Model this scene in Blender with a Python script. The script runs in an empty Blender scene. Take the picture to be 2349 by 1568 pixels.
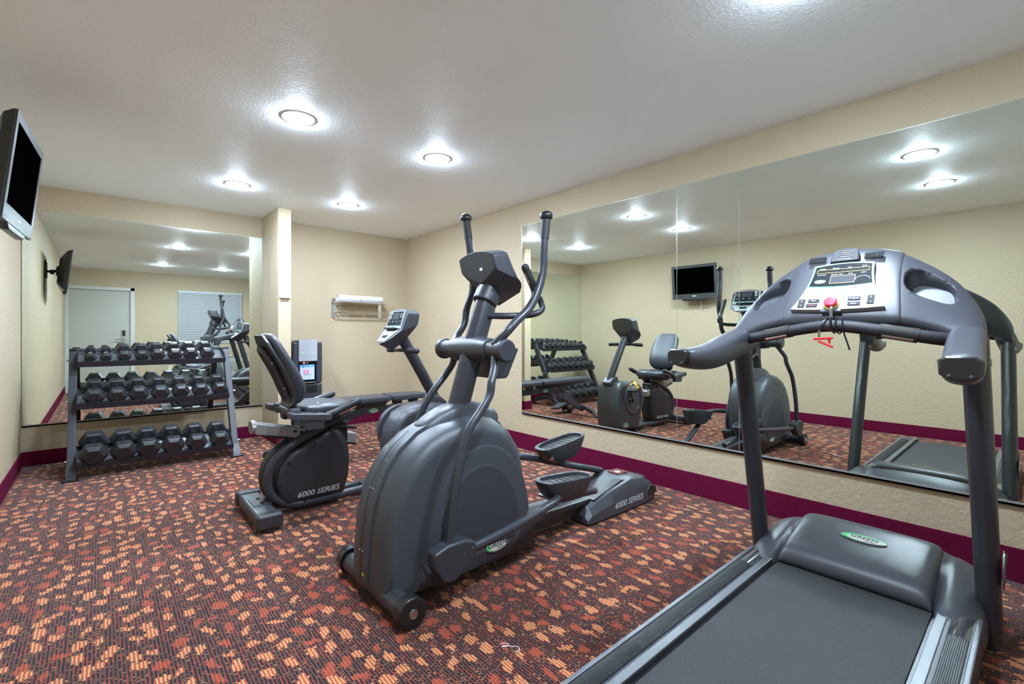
import bpy, bmesh, math, random
from mathutils import Vector, Matrix
random.seed(7)
SC = bpy.context.scene
COL = SC.collection
# ------------------------------------------------------------------ camera, exposure
CAM_H = 1.14
cd = bpy.data.cameras.new('camera'); cam = bpy.data.objects.new('camera', cd); COL.objects.link(cam)
cam.location = (0, 0, CAM_H)
cam.rotation_euler = (math.radians(90), 0, math.radians(-41.4))
cd.sensor_width = 36.0
cd.lens = 1074.5 / 2349 * 36.0
cd.shift_y = -18.0 / 2349
cd.clip_start = 0.02
SC.camera = cam
SC.view_settings.view_transform = 'Standard'
SC.view_settings.look = 'None'
SC.view_settings.gamma = 1.0
SC.view_settings.exposure = 3.32
SC.view_settings.use_curve_mapping = False
W = bpy.data.worlds.new('world'); SC.world = W
W.use_nodes = True
W.node_tree.nodes['Background'].inputs[0].default_value = (0.02, 0.02, 0.02, 1)
W.node_tree.nodes['Background'].inputs[1].default_value = 1.0
SC.cycles.max_bounces = 10
SC.cycles.diffuse_bounces = 7
SC.cycles.glossy_bounces = 8
SC.cycles.sample_clamp_indirect = 20.0
SC.cycles.use_denoising = True
LAMP_STRENGTH = 75.0
X0, X1, Y0, Y1, ZC = -0.503, 3.175, -0.94, 5.80, 2.44     # the room
MX = 3.163                                                 # face of the mirrors on the right wall

# ------------------------------------------------------------------ materials
MATS = {}
def _new(name):
    m = bpy.data.materials.new(name); m.use_nodes = True
    nt = m.node_tree; b = nt.nodes['Principled BSDF']
    return m, nt, b
def mat(name, col, rough=0.5, metal=0.0, spec=0.5, noise=0.0, nscale=40.0, bump=0.0, bscale=200.0, coat=0.0, emit=None, estr=0.0):
    if name in MATS: return MATS[name]
    m, nt, b = _new(name)
    b.inputs['Base Color'].default_value = (*col, 1)
    b.inputs['Roughness'].default_value = rough
    b.inputs['Metallic'].default_value = metal
    b.inputs['Specular IOR Level'].default_value = spec
    b.inputs['Coat Weight'].default_value = coat
    if emit:
        b.inputs['Emission Color'].default_value = (*emit, 1); b.inputs['Emission Strength'].default_value = estr
    tc = nt.nodes.new('ShaderNodeTexCoord')
    n = nt.nodes.new('ShaderNodeTexNoise'); n.inputs['Scale'].default_value = nscale; n.inputs['Detail'].default_value = 3
    nt.links.new(tc.outputs['Object'], n.inputs['Vector'])
    mx = nt.nodes.new('ShaderNodeMixRGB'); mx.blend_type = 'MULTIPLY'; mx.inputs[0].default_value = 1.0
    mr = nt.nodes.new('ShaderNodeMapRange'); mr.inputs['To Min'].default_value = 1 - noise; mr.inputs['To Max'].default_value = 1 + noise
    nt.links.new(n.outputs['Fac'], mr.inputs['Value'])
    mx.inputs[1].default_value = (*col, 1)
    nt.links.new(mr.outputs[0], mx.inputs[2]); nt.links.new(mx.outputs[0], b.inputs['Base Color'])
    if bump:
        n2 = nt.nodes.new('ShaderNodeTexNoise'); n2.inputs['Scale'].default_value = bscale; n2.inputs['Detail'].default_value = 2
        nt.links.new(tc.outputs['Object'], n2.inputs['Vector'])
        bp = nt.nodes.new('ShaderNodeBump'); bp.inputs['Strength'].default_value = bump; bp.inputs['Distance'].default_value = 0.002
        nt.links.new(n2.outputs['Fac'], bp.inputs['Height']); nt.links.new(bp.outputs[0], b.inputs['Normal'])
    MATS[name] = m
    return m

def wall_mat(name, col, strength=0.36, dist=0.004, scale=38.0):
    m, nt, b = _new(name); L = nt.links.new
    b.inputs['Roughness'].default_value = 0.6
    tc = nt.nodes.new('ShaderNodeTexCoord')
    n = nt.nodes.new('ShaderNodeTexNoise'); n.inputs['Scale'].default_value = scale; n.inputs['Detail'].default_value = 4; n.inputs['Roughness'].default_value = .6
    L(tc.outputs['Object'], n.inputs['Vector'])
    r = nt.nodes.new('ShaderNodeValToRGB'); r.color_ramp.elements[0].position = .45; r.color_ramp.elements[1].position = .62
    L(n.outputs['Fac'], r.inputs[0])
    n2 = nt.nodes.new('ShaderNodeTexNoise'); n2.inputs['Scale'].default_value = 160; n2.inputs['Detail'].default_value = 2
    L(tc.outputs['Object'], n2.inputs['Vector'])
    ad = nt.nodes.new('ShaderNodeMath'); ad.operation = 'MULTIPLY_ADD'; ad.inputs[1].default_value = .35
    L(n2.outputs['Fac'], ad.inputs[0]); L(r.outputs[0], ad.inputs[2])
    bp = nt.nodes.new('ShaderNodeBump'); bp.inputs['Strength'].default_value = strength; bp.inputs['Distance'].default_value = dist
    L(ad.outputs[0], bp.inputs['Height']); L(bp.outputs[0], b.inputs['Normal'])
    n3 = nt.nodes.new('ShaderNodeTexNoise'); n3.inputs['Scale'].default_value = 2.2; n3.inputs['Detail'].default_value = 3
    L(tc.outputs['Object'], n3.inputs['Vector'])
    mr = nt.nodes.new('ShaderNodeMapRange'); mr.inputs['To Min'].default_value = .95; mr.inputs['To Max'].default_value = 1.04
    L(n3.outputs['Fac'], mr.inputs['Value'])
    mx = nt.nodes.new('ShaderNodeMixRGB'); mx.blend_type = 'MULTIPLY'; mx.inputs[0].default_value = 1; mx.inputs[1].default_value = (*col, 1)
    L(mr.outputs[0], mx.inputs[2]); L(mx.outputs[0], b.inputs['Base Color'])
    return m

def carpet_mat():
    m, nt, b = _new('carpet'); L = nt.links.new; N = nt.nodes.new
    b.inputs['Roughness'].default_value = 0.95; b.inputs['Specular IOR Level'].default_value = 0.1
    b.inputs['Sheen Weight'].default_value = 0.15
    tc = N('ShaderNodeTexCoord')
    def noise(scale, detail=2, vec=None):
        n = N('ShaderNodeTexNoise'); n.inputs['Scale'].default_value = scale; n.inputs['Detail'].default_value = detail
        L(vec or tc.outputs['Object'], n.inputs['Vector']); return n
    def mth(op, a, b_=None, c=None):
        n = N('ShaderNodeMath'); n.operation = op
        for i, v in enumerate((a, b_, c)):
            if v is None: continue
            if isinstance(v, (int, float)): n.inputs[i].default_value = v
            else: L(v, n.inputs[i])
        return n.outputs[0]
    sep = N('ShaderNodeSeparateXYZ'); L(tc.outputs['Object'], sep.inputs[0])
    X, Y = sep.outputs[0], sep.outputs[1]
    wob = noise(55, 1)
    Xw = mth('MULTIPLY_ADD', mth('SUBTRACT', wob.outputs['Fac'], .5), .006, X)
    # tuft rows: each rib is one row
    row = mth('DIVIDE', Xw, .0056)
    rowi = mth('FLOOR', row); s = mth('SUBTRACT', row, rowi)
    # blobs, quantised across the rows so that their outline steps from rib to rib
    dv = N('ShaderNodeCombineXYZ'); L(mth('MULTIPLY', rowi, .0056), dv.inputs[0])
    rj = N('ShaderNodeTexWhiteNoise'); rj.noise_dimensions = '2D'; rjv = N('ShaderNodeCombineXYZ'); L(rowi, rjv.inputs[0]); L(mth('FLOOR', mth('MULTIPLY', Y, 40)), rjv.inputs[1]); L(rjv.outputs[0], rj.inputs['Vector'])
    L(mth('MULTIPLY_ADD', mth('SUBTRACT', rj.outputs['Value'], .5), .022, Y), dv.inputs[1])
    nb = noise(30, 2, dv.outputs[0])
    va = N('ShaderNodeVectorMath'); va.operation = 'MULTIPLY_ADD'
    L(nb.outputs['Color'], va.inputs[0]); va.inputs[1].default_value = (.012, .012, 0); L(dv.outputs[0], va.inputs[2])
    mp = N('ShaderNodeMapping'); mp.inputs['Scale'].default_value = (14.5, 10.0, 1); L(va.outputs[0], mp.inputs['Vector'])
    vo = N('ShaderNodeTexVoronoi'); vo.voronoi_dimensions = '2D'; vo.inputs['Scale'].default_value = 1; vo.inputs['Randomness'].default_value = .62
    L(mp.outputs[0], vo.inputs['Vector'])
    csep = N('ShaderNodeSeparateColor'); L(vo.outputs['Color'], csep.inputs[0])
    # each cell holds one patch, a lozenge or bar turned its own way
    df = N('ShaderNodeVectorMath'); df.operation = 'SUBTRACT'; L(mp.outputs[0], df.inputs[0]); L(vo.outputs['Position'], df.inputs[1])
    ro = N('ShaderNodeVectorRotate'); ro.rotation_type = 'Z_AXIS'; L(df.outputs[0], ro.inputs['Vector']); L(mth('MULTIPLY', csep.outputs[2], 6.283), ro.inputs['Angle'])
    ds = N('ShaderNodeSeparateXYZ'); L(ro.outputs[0], ds.inputs[0])
    ha = mth('MULTIPLY_ADD', csep.outputs[0], .20, .24); hb = mth('MULTIPLY_ADD', mth('FRACT', mth('MULTIPLY', csep.outputs[0], 7.3)), .17, .13)
    ex = mth('POWER', mth('DIVIDE', mth('ABSOLUTE', ds.outputs[0]), ha), 2.6); ey = mth('POWER', mth('DIVIDE', mth('ABSOLUTE', ds.outputs[1]), hb), 2.6)
    blob = mth('LESS_THAN', mth('ADD', ex, ey), 1.0)
    # row parity with cell-dependent jumble
    rnd = N('ShaderNodeTexWhiteNoise'); rnd.noise_dimensions = '1D'; L(rowi, rnd.inputs['W'])
    odd = mth('MODULO', mth('ABSOLUTE', rowi), 2)
    # inside blobs: cream rows / coral rows, some blobs mostly coral
    creamok = mth('GREATER_THAN', csep.outputs[1], .30)
    cream = mth('MULTIPLY', odd, creamok)
    inside = N('ShaderNodeMixRGB'); L(cream, inside.inputs[0])
    coral = N('ShaderNodeMixRGB'); L(odd, coral.inputs[0]); coral.inputs[1].default_value = (.35, .066, .032, 1); coral.inputs[2].default_value = (.22, .038, .020, 1); L(coral.outputs[0], inside.inputs[1]); inside.inputs[2].default_value = (.52, .26, .105, 1)
    # outside: brown and navy rows, navy rows carry beige dashes and some rows turn brick red
    dashv = N('ShaderNodeCombineXYZ'); L(mth('MULTIPLY', rowi, 3.7), dashv.inputs[0]); L(mth('MULTIPLY', Y, 16), dashv.inputs[1])
    dn = noise(1.0, 1, dashv.outputs[0])
    brick = mth('GREATER_THAN', dn.outputs['Fac'], .545)
    brown = N('ShaderNodeMixRGB'); L(brick, brown.inputs[0]); brown.inputs[1].default_value = (.103, .034, .025, 1); brown.inputs[2].default_value = (.20, .036, .023, 1)
    dotv = N('ShaderNodeCombineXYZ'); L(mth('MULTIPLY', rowi, 5.3), dotv.inputs[0]); L(mth('MULTIPLY', Y, 170), dotv.inputs[1])
    dot = noise(1.0, 0, dotv.outputs[0]); dash2 = noise(1.0, 1, dashv.outputs[0])
    beige = mth('MULTIPLY', mth('GREATER_THAN', dot.outputs['Fac'], .60), mth('GREATER_THAN', mth('FRACT', mth('MULTIPLY', dash2.outputs['Fac'], 9)), .55))
    navy = N('ShaderNodeMixRGB'); L(beige, navy.inputs[0]); navy.inputs[1].default_value = (.007, .004, .008, 1); navy.inputs[2].default_value = (.34, .18, .07, 1)
    outside = N('ShaderNodeMixRGB'); L(odd, outside.inputs[0]); L(brown.outputs[0], outside.inputs[1]); L(navy.outputs[0], outside.inputs[2])
    col = N('ShaderNodeMixRGB'); L(blob, col.inputs[0]); L(outside.outputs[0], col.inputs[1]); L(inside.outputs[0], col.inputs[2])
    fz = noise(420, 2); mr = N('ShaderNodeMapRange'); mr.inputs['To Min'].default_value = .62; mr.inputs['To Max'].default_value = 1.35
    L(fz.outputs['Fac'], mr.inputs['Value'])
    mx = N('ShaderNodeMixRGB'); mx.blend_type = 'MULTIPLY'; mx.inputs[0].default_value = 1
    L(col.outputs[0], mx.inputs[1]); L(mr.outputs[0], mx.inputs[2]); L(mx.outputs[0], b.inputs['Base Color'])
    hgt = mth('MULTIPLY_ADD', mth('SINE', mth('MULTIPLY', s, math.pi)), .8, fz.outputs['Fac'])
    bp = N('ShaderNodeBump'); bp.inputs['Strength'].default_value = .5; bp.inputs['Distance'].default_value = .003
    L(hgt, bp.inputs['Height']); L(bp.outputs[0], b.inputs['Normal'])
    return m

PLASTIC = mat('grey_plastic', (.050, .052, .063), .40, noise=.05, bump=.12, bscale=900)
PLASTIC_D = mat('dark_plastic', (.030, .032, .040), .40, noise=.05, bump=.1, bscale=900)
SHELL = mat('shroud_plastic', (.048, .052, .062), .42, noise=.04, bump=.15, bscale=900)
TUBE = mat('painted_steel', (.034, .036, .046), .33, noise=.05)
BLACK = mat('black_plastic', (.012, .012, .014), .3, noise=.05)
RUBBER = mat('black_rubber', (.016, .016, .018), .55, noise=.08, bump=.1)
FOAM = mat('foam_grip', (.018, .018, .022), .62, noise=.08)
VINYL = mat('black_vinyl', (.035, .038, .05), .38, noise=.06, bump=.12, bscale=500)
STEEL = mat('brushed_steel', (.55, .55, .57), .28, metal=1.0, noise=.04)
CHROME = mat('chrome', (.78, .78, .78), .08, metal=1.0)
SILVER = mat('silver_panel', (.33, .33, .36), .55, metal=.0, spec=.15, noise=.03)
ALU = mat('aluminium', (.38, .38, .38), .35, metal=.6, noise=.03)
RACKM = mat('rack_steel', (.020, .020, .027), .46, noise=.05)
TRAYM = mat('tray_steel', (.07, .078, .086), .4, noise=.05)
HEXM = mat('hex_rubber', (.020, .020, .024), .36, noise=.12, bump=.15, bscale=600)
GREEN = mat('green_print', (.02, .55, .16), .4)
MINT = mat('mint_button', (.30, .78, .45), .45)
WHITE = mat('white_print', (.8, .8, .8), .5)
GREYP = mat('grey_print', (.42, .43, .45), .5)
YELLOWP = mat('yellow_print', (.75, .62, .10), .5)
YELLOW = mat('yellow_strap', (.85, .48, .02), .5)
RED = mat('red_button', (.72, .03, .07), .25, coat=.5)
REDCLIP = mat('red_clip', (.80, .01, .02), .3)
SCREEN = mat('dark_screen', (.010, .013, .016), .5, spec=.06)
LCD = mat('lcd_glass', (.045, .045, .052), .5, spec=.1)
TVGLASS = mat('tv_glass', (.0005, .0005, .0005), .5, spec=.0)
TVCASE = mat('tv_case', (.010, .010, .011), .35)
TVRIM = mat('tv_front_rim', (.030, .030, .031), .45)
BELT = mat('running_belt', (.037, .036, .038), .7, spec=.3, noise=.5, nscale=260, bump=.25, bscale=400)
TOWEL = mat('white_towel', (.62, .62, .64), .9, noise=.04, bump=.8, bscale=260)
DOORM = mat('door_paint', (.40, .39, .345), .45, noise=.02)
FRAMEM = mat('trim_paint', (.50, .50, .48), .4)
BLIND = mat('white_blind', (.55, .565, .60), .5)
BASEB = mat('maroon_carpet', (.100, .0045, .026), .95, spec=.08, noise=.35, nscale=120, bump=.4, bscale=300)
WALL = wall_mat('wall_paint', (.452, .362, .24))
CEIL = wall_mat('ceiling_paint', (.92, .97, .985), strength=.18, dist=.003, scale=60)
CARPET = carpet_mat()
MIRROR = mat('mirror_glass', (.85, .905, .83), .0, metal=1.0)
LINT = mat('white_thread', (.8, .78, .85), .8)
PAPER = mat('paper', (.5, .53, .56), .6)
BLUE = mat('blue_print', (.10, .36, .70), .5)
PINK = mat('pink_print', (.75, .03, .22), .5)
INK = mat('ink', (.03, .03, .05), .5)
GRILLE = mat('air_unit_case', (.42, .43, .38), .5)
LAMP = mat('lamp_lens', (.9, .9, .9), .5, emit=(.81, 1.0, 1.22), estr=LAMP_STRENGTH)
LED = mat('green_led', (.02, .5, .02), .3, emit=(.1, 1, .1), estr=2)

# ------------------------------------------------------------------ mesh helpers
def V(*a): return Vector(a)
def crom(pts, n=8, closed=False):
    P = [Vector(p) for p in pts]; out = []
    N = len(P); segs = N if closed else N - 1
    for i in range(segs):
        p1, p2 = P[i], P[(i + 1) % N]
        p0 = P[(i - 1) % N] if (closed or i > 0) else p1 * 2 - p2
        p3 = P[(i + 2) % N] if (closed or i < N - 2) else p2 * 2 - p1
        for k in range(n):
            t = k / n
            out.append(0.5 * ((2 * p1) + (p2 - p0) * t + (2 * p0 - 5 * p1 + 4 * p2 - p3) * t * t + (3 * p1 - p0 - 3 * p2 + p3) * t ** 3))
    if not closed: out.append(P[-1].copy())
    return out

class MB:
    """collects shapes in world coordinates; build() makes one mesh object of them"""
    def __init__(s): s.bm = bmesh.new()
    def _merge(s, b, bevel=0, seg=2, ang=28, M=None):
        if M is not None: bmesh.ops.transform(b, matrix=M, verts=b.verts)
        bmesh.ops.recalc_face_normals(b, faces=b.faces)
        if bevel:
            ed = [e for e in b.edges if len(e.link_faces) == 2 and e.calc_face_angle(0) > math.radians(ang)]
            if ed: bmesh.ops.bevel(b, geom=ed, offset=bevel, segments=seg, affect='EDGES', profile=.5, clamp_overlap=True)
        me = bpy.data.meshes.new('t'); b.to_mesh(me); b.free()
        s.bm.from_mesh(me); bpy.data.meshes.remove(me)
        return s
    def box(s, c, d, bevel=0, rot=None, seg=2):
        b = bmesh.new(); bmesh.ops.create_cube(b, size=1)
        M = Matrix.Translation(c) @ (rot.to_4x4() if rot else Matrix()) @ Matrix.Diagonal((*d, 1))
        bmesh.ops.transform(b, matrix=M, verts=b.verts)
        return s._merge(b, bevel, seg)
    def span(s, a, b_, bevel=0, seg=2):
        c = [(a[i] + b_[i]) / 2 for i in range(3)]; d = [abs(a[i] - b_[i]) for i in range(3)]
        return s.box(c, d, bevel, seg=seg)
    def prism(s, poly, axis, a, b_, bevel=0, seg=2, ang=28):
        """poly in the two other axes (order x,y,z without axis)"""
        b = bmesh.new(); rings = []
        for v in (a, b_):
            r = []
            for p in poly:
                q = [p[0], p[1]]; q.insert(axis, v); r.append(b.verts.new(q))
            rings.append(r)
        n = len(poly)
        b.faces.new(rings[0]); b.faces.new(rings[1][::-1])
        for i in range(n): b.faces.new((rings[0][i], rings[0][(i + 1) % n], rings[1][(i + 1) % n], rings[1][i]))
        return s._merge(b, bevel, seg, ang)
    def loft(s, rings, cap=True, closed_ring=True, bevel=0):
        b = bmesh.new(); R = [[b.verts.new(p) for p in r] for r in rings]; n = len(rings[0])
        for i in range(len(R) - 1):
            for k in range(n if closed_ring else n - 1):
                b.faces.new((R[i][k], R[i][(k + 1) % n], R[i + 1][(k + 1) % n], R[i + 1][k]))
        if cap: b.faces.new(R[0]); b.faces.new(R[-1][::-1])
        return s._merge(b, bevel)
    def tube(s, pts, r, n=14, curve=8, flat=1.0, closed=False, up=None):
        P = crom(pts, curve, closed) if curve > 1 else [Vector(p) for p in pts]
        m = len(P); rr = r if isinstance(r, (list, tuple)) else [r] * m
        if isinstance(r, (list, tuple)) and len(r) != m:
            rr = [r[0] + (r[-1] - r[0]) * i / (m - 1) for i in range(m)]
        T = []
        for i in range(m):
            a = P[(i - 1) % m] if (closed or i > 0) else P[i]; c = P[(i + 1) % m] if (closed or i < m - 1) else P[i]
            T.append((c - a).normalized())
        ref = Vector(up) if up else (Vector((0, 0, 1)) if abs(T[0].z) < .9 else Vector((1, 0, 0)))
        nrm = (ref - T[0] * ref.dot(T[0])).normalized()
        rings = []
        for i in range(m):
            nrm = (nrm - T[i] * nrm.dot(T[i])).normalized(); bi = T[i].cross(nrm)
            rings.append([P[i] + (nrm * math.cos(2 * math.pi * k / n) + bi * math.sin(2 * math.pi * k / n) * flat) * rr[i] for k in range(n)])
        b = bmesh.new(); R = [[b.verts.new(p) for p in q] for q in rings]
        for i in range(m if closed else m - 1):
            j = (i + 1) % m
            for k in range(n): b.faces.new((R[i][k], R[i][(k + 1) % n], R[j][(k + 1) % n], R[j][k]))
        if not closed: b.faces.new(R[0][::-1]); b.faces.new(R[-1])
        return s._merge(b)
    def cyl(s, a, b_, r, n=28, bevel=0, r2=None):
        a = Vector(a); b_ = Vector(b_); d = b_ - a
        b = bmesh.new(); bmesh.ops.create_cone(b, cap_ends=True, segments=n, radius1=r, radius2=r if r2 is None else r2, depth=d.length)
        M = Matrix.Translation((a + b_) / 2) @ d.to_track_quat('Z', 'Y').to_matrix().to_4x4()
        bmesh.ops.transform(b, matrix=M, verts=b.verts)
        return s._merge(b, bevel, 3, 40)
    def ball(s, c, r, sc=(1, 1, 1), n=20, rot=None):
        b = bmesh.new(); bmesh.ops.create_uvsphere(b, u_segments=n, v_segments=max(8, n // 2), radius=r)
        M = Matrix.Translation(c) @ (rot.to_4x4() if rot else Matrix()) @ Matrix.Diagonal((*sc, 1))
        bmesh.ops.transform(b, matrix=M, verts=b.verts)
        return s._merge(b)
    def torus(s, c, R, r, axis=(0, 0, 1), n=32, m=8):
        q = Vector(axis).to_track_quat('Z', 'Y').to_matrix()
        pts = [Vector(c) + q @ Vector((R * math.cos(2 * math.pi * k / n), R * math.sin(2 * math.pi * k / n), 0)) for k in range(n)]
        return s.tube(pts, r, m, curve=1, closed=True, up=tuple(q @ Vector((0, 0, 1))))
    def poly(s, pts):
        b = bmesh.new(); f = b.faces.new([b.verts.new(p) for p in pts])
        me = bpy.data.meshes.new('t'); b.to_mesh(me); b.free(); s.bm.from_mesh(me); bpy.data.meshes.remove(me); return s
    def build(s, name, m, parent=None, origin=(0, 0, 0), sub=0, smooth=True, ang=42, wn=True):
        O = base_of(parent) if parent is not None else Vector(origin)
        bmesh.ops.translate(s.bm, vec=-O, verts=s.bm.verts)
        me = bpy.data.meshes.new(name); s.bm.to_mesh(me); s.bm.free()
        me.materials.append(m)
        if smooth:
            me.polygons.foreach_set('use_smooth', [True] * len(me.polygons))
            if not sub: me.set_sharp_from_angle(angle=math.radians(ang))
        o = bpy.data.objects.new(name, me); COL.objects.link(o)
        if parent is not None: o.parent = parent
        else: o.location = O
        if sub:
            md = o.modifiers.new('sub', 'SUBSURF'); md.levels = sub; md.render_levels = sub
        elif smooth and wn:
            md = o.modifiers.new('wn', 'WEIGHTED_NORMAL'); md.keep_sharp = True
        return o

def base_of(o):
    while o.parent is not None: o = o.parent
    return Vector(o.location)
def thing(name, label, cat, loc, group=None):
    o = bpy.data.objects.new(name, None); COL.objects.link(o); o.location = loc; o.empty_display_size = .05
    o['label'] = label; o['category'] = cat
    if group: o['group'] = group
    return o
def tag(o, label, cat, group=None):
    o['label'] = label; o['category'] = cat
    if group: o['group'] = group
    return o
def struct(o): o['kind'] = 'structure'; return o
def lab(o, s): o['label'] = s; return o

def text(name, s, m, parent, org, xdir, ydir, size, depth=.0006, shear=0.0, wide=1.0, align='CENTER', bold=0.0):
    """flat lettering standing at org; xdir is the reading direction, ydir up the letters"""
    cu = bpy.data.curves.new('txt', 'FONT'); cu.body = s; cu.size = size; cu.shear = shear; cu.align_x = align; cu.align_y = 'CENTER'
    cu.extrude = depth; cu.offset = bold; cu.resolution_u = 3
    t = bpy.data.objects.new('txt', cu); COL.objects.link(t)
    dg = bpy.context.evaluated_depsgraph_get(); me = bpy.data.meshes.new_from_object(t.evaluated_get(dg))
    bpy.data.objects.remove(t); bpy.data.curves.remove(cu)
    x = Vector(xdir).normalized(); y = Vector(ydir); y = (y - x * y.dot(x)).normalized(); z = x.cross(y)
    M = Matrix((x * wide, y, z)).transposed().to_4x4(); M.translation = Vector(org) - base_of(parent)
    me.transform(M); me.materials.clear(); me.materials.append(m)
    o = bpy.data.objects.new(name, me); COL.objects.link(o); o.parent = parent
    return o

def copy_tree(o, parent=None):
    c = o.copy(); COL.objects.link(c)
    if parent is not None: c.parent = parent
    for ch in [q for q in bpy.data.objects if q.parent == o]: copy_tree(ch, c)
    return c

def boolean_cut(o, cutters, sub_first=True):
    """cut solid shapes out of o for good and drop the cutters"""
    for c in cutters:
        md = o.modifiers.new('cut', 'BOOLEAN'); md.object = c; md.operation = 'DIFFERENCE'; md.solver = 'EXACT'
    dg = bpy.context.evaluated_depsgraph_get(); me = bpy.data.meshes.new_from_object(o.evaluated_get(dg))
    old = o.data; o.modifiers.clear(); o.data = me
    me.polygons.foreach_set('use_smooth', [True] * len(me.polygons)); me.set_sharp_from_angle(angle=math.radians(35))
    bpy.data.meshes.remove(old)
    for c in cutters: bpy.data.objects.remove(c)
# ------------------------------------------------------------------ room shell
def slab(name, a, b, m, org=None):
    o = MB().span(a, b).build(name, m, origin=org or (0, 0, 0), smooth=False); return struct(o)
slab('floor', (X0 - .1, Y0 - .1, -.1), (X1 + .1, Y1 + .1, 0), CARPET)
slab('ceiling', (X0 - .1, Y0 - .1, ZC), (X1 + .1, Y1 + .1, ZC + .1), CEIL)
slab('wall_left', (X0 - .1, Y0 - .1, 0), (X0, Y1 + .1, ZC), WALL)
slab('wall_right', (X1, Y0 - .1, 0), (X1 + .1, Y1 + .1, ZC), WALL)
slab('wall_back', (X0, Y1, 0), (X1, Y1 + .1, ZC), WALL)
WX0, WX1, WZ0, WZ1 = 1.29, 2.55, .96, 2.10
DX0, DX1, DZ = -.455, .495, 2.035
g = MB()
g.span((X0, Y0 - .1, DZ), (DX1, Y0, ZC)); g.span((X0, Y0 - .1, 0), (DX0, Y0, DZ))
g.span((DX1, Y0 - .1, 0), (WX0, Y0, ZC)); g.span((WX1, Y0 - .1, 0), (X1, Y0, ZC))
g.span((WX0, Y0 - .1, 0), (WX1, Y0, WZ0)); g.span((WX0, Y0 - .1, WZ1), (WX1, Y0, ZC))
struct(g.build('wall_front', WALL, smooth=False))
SX0, SX1, SY = 1.374, 1.502, 5.18
struct(MB().span((SX0, SY, 0), (SX1, Y1, ZC), .006).build('wall_stub', WALL, smooth=False))
BH, BT = .125, .012
def baseb(name, a, b): struct(MB().span(a, b, .004).build(name, BASEB))
baseb('baseboard_left', (X0, Y0, 0), (X0 + BT, Y1, BH))
baseb('baseboard_right', (X1 - BT, Y0, 0), (X1, Y1, BH + .03))
baseb('baseboard_back', (X0, Y1 - BT, 0), (SX0, Y1, BH))
baseb('baseboard_recess', (SX1, Y1 - BT, 0), (X1, Y1, BH))
baseb('baseboard_stub', (SX0 - BT, SY - BT, 0), (SX1 + BT, Y1 - BT, BH))
baseb('baseboard_front', (DX1 + .07, Y0, 0), (X1, Y0 + BT, BH))
# door in the wall behind the camera
d = struct(MB().span((DX0 + .004, Y0 - .06, .008), (DX1 - .004, Y0 - .02, DZ - .004), .002).build('door_1', DOORM))
hw = MB().span((DX1 - .15, Y0 - .02, .90), (DX1 - .055, Y0 - .005, 1.24), .003).build('lock_plate', STEEL, d)
MB().span((DX1 - .138, Y0 - .005, 1.10), (DX1 - .085, Y0 + .012, 1.22), .006).build('card_reader', BLACK, hw)
MB().tube([(DX1 - .10, Y0 - .005, 1.04), (DX1 - .10, Y0 + .045, 1.04), (DX1 - .14, Y0 + .05, 1.04), (DX1 - .24, Y0 + .045, 1.04)], .009, 10).build('door_handle', CHROME, hw)
for z in (.25, 1.05, 1.8):
    MB().span((DX0 - .012, Y0 - .02, z), (DX0 + .01, Y0 - .002, z + .1), .002).build('hinge', mat('brass', (.5, .38, .16), .3, metal=1), d)
f = MB()
f.span((DX0 - .047, Y0, 0), (DX0 + .012, Y0 + .02, DZ + .06), .004); f.span((DX1 - .008, Y0, 0), (DX1 + .062, Y0 + .02, DZ + .06), .004)
f.span((DX0 - .047, Y0, DZ - .006), (DX1 + .062, Y0 + .02, DZ + .06), .004)
struct(f.build('trim_1', FRAMEM))
# window with a venetian blind
w = MB().span((WX0, Y0 - .095, WZ0), (WX1, Y0 - .085, WZ1)).build('window_1', mat('night_glass', (.03, .035, .04), .1)); struct(w)
fr = MB()
for a, b in (((WX0, WZ0), (WX0 + .04, WZ1)), ((WX1 - .04, WZ0), (WX1, WZ1)), ((WX0, WZ0), (WX1, WZ0 + .04)), ((WX0, WZ1 - .04), (WX1, WZ1))):
    fr.span((a[0], Y0 - .085, a[1]), (b[0], Y0 - .06, b[1]), .003)
fr.build('window_frame', FRAMEM, w)
MB().span((WX0 - .02, Y0 - .07, WZ0 - .03), (WX1 + .02, Y0 + .02, WZ0), .004).build('window_sill', FRAMEM, w)
bl = thing('venetian_blind', 'white horizontal slat blind closed over the window beside the door', 'window blind', ((WX0 + WX1) / 2, Y0 - .02, WZ1))
MB().span((WX0 + .005, Y0 - .05, WZ1 - .05), (WX1 - .005, Y0 - .005, WZ1), .004).build('head_rail', BLIND, bl)
sl = MB(); z = WZ1 - .07
R = Matrix.Rotation(math.radians(68), 3, 'X')
while z > WZ0 + .05:
    sl.box(((WX0 + WX1) / 2, Y0 - .03, z), (WX1 - WX0 - .02, .0335, .0025), rot=R); z -= .0385
sl.build('slats', BLIND, bl)
MB().span((WX0 + .01, Y0 - .045, WZ0 + .012), (WX1 - .01, Y0 - .015, WZ0 + .035), .004).build('bottom_rail', BLIND, bl)
for x in (WX0 + .12, (WX0 + WX1) / 2, WX1 - .12):
    MB().cyl((x, Y0 - .006, WZ0 + .03), (x, Y0 - .006, WZ1 - .03), .0015, 6).build('cord', BLIND, bl)
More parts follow.
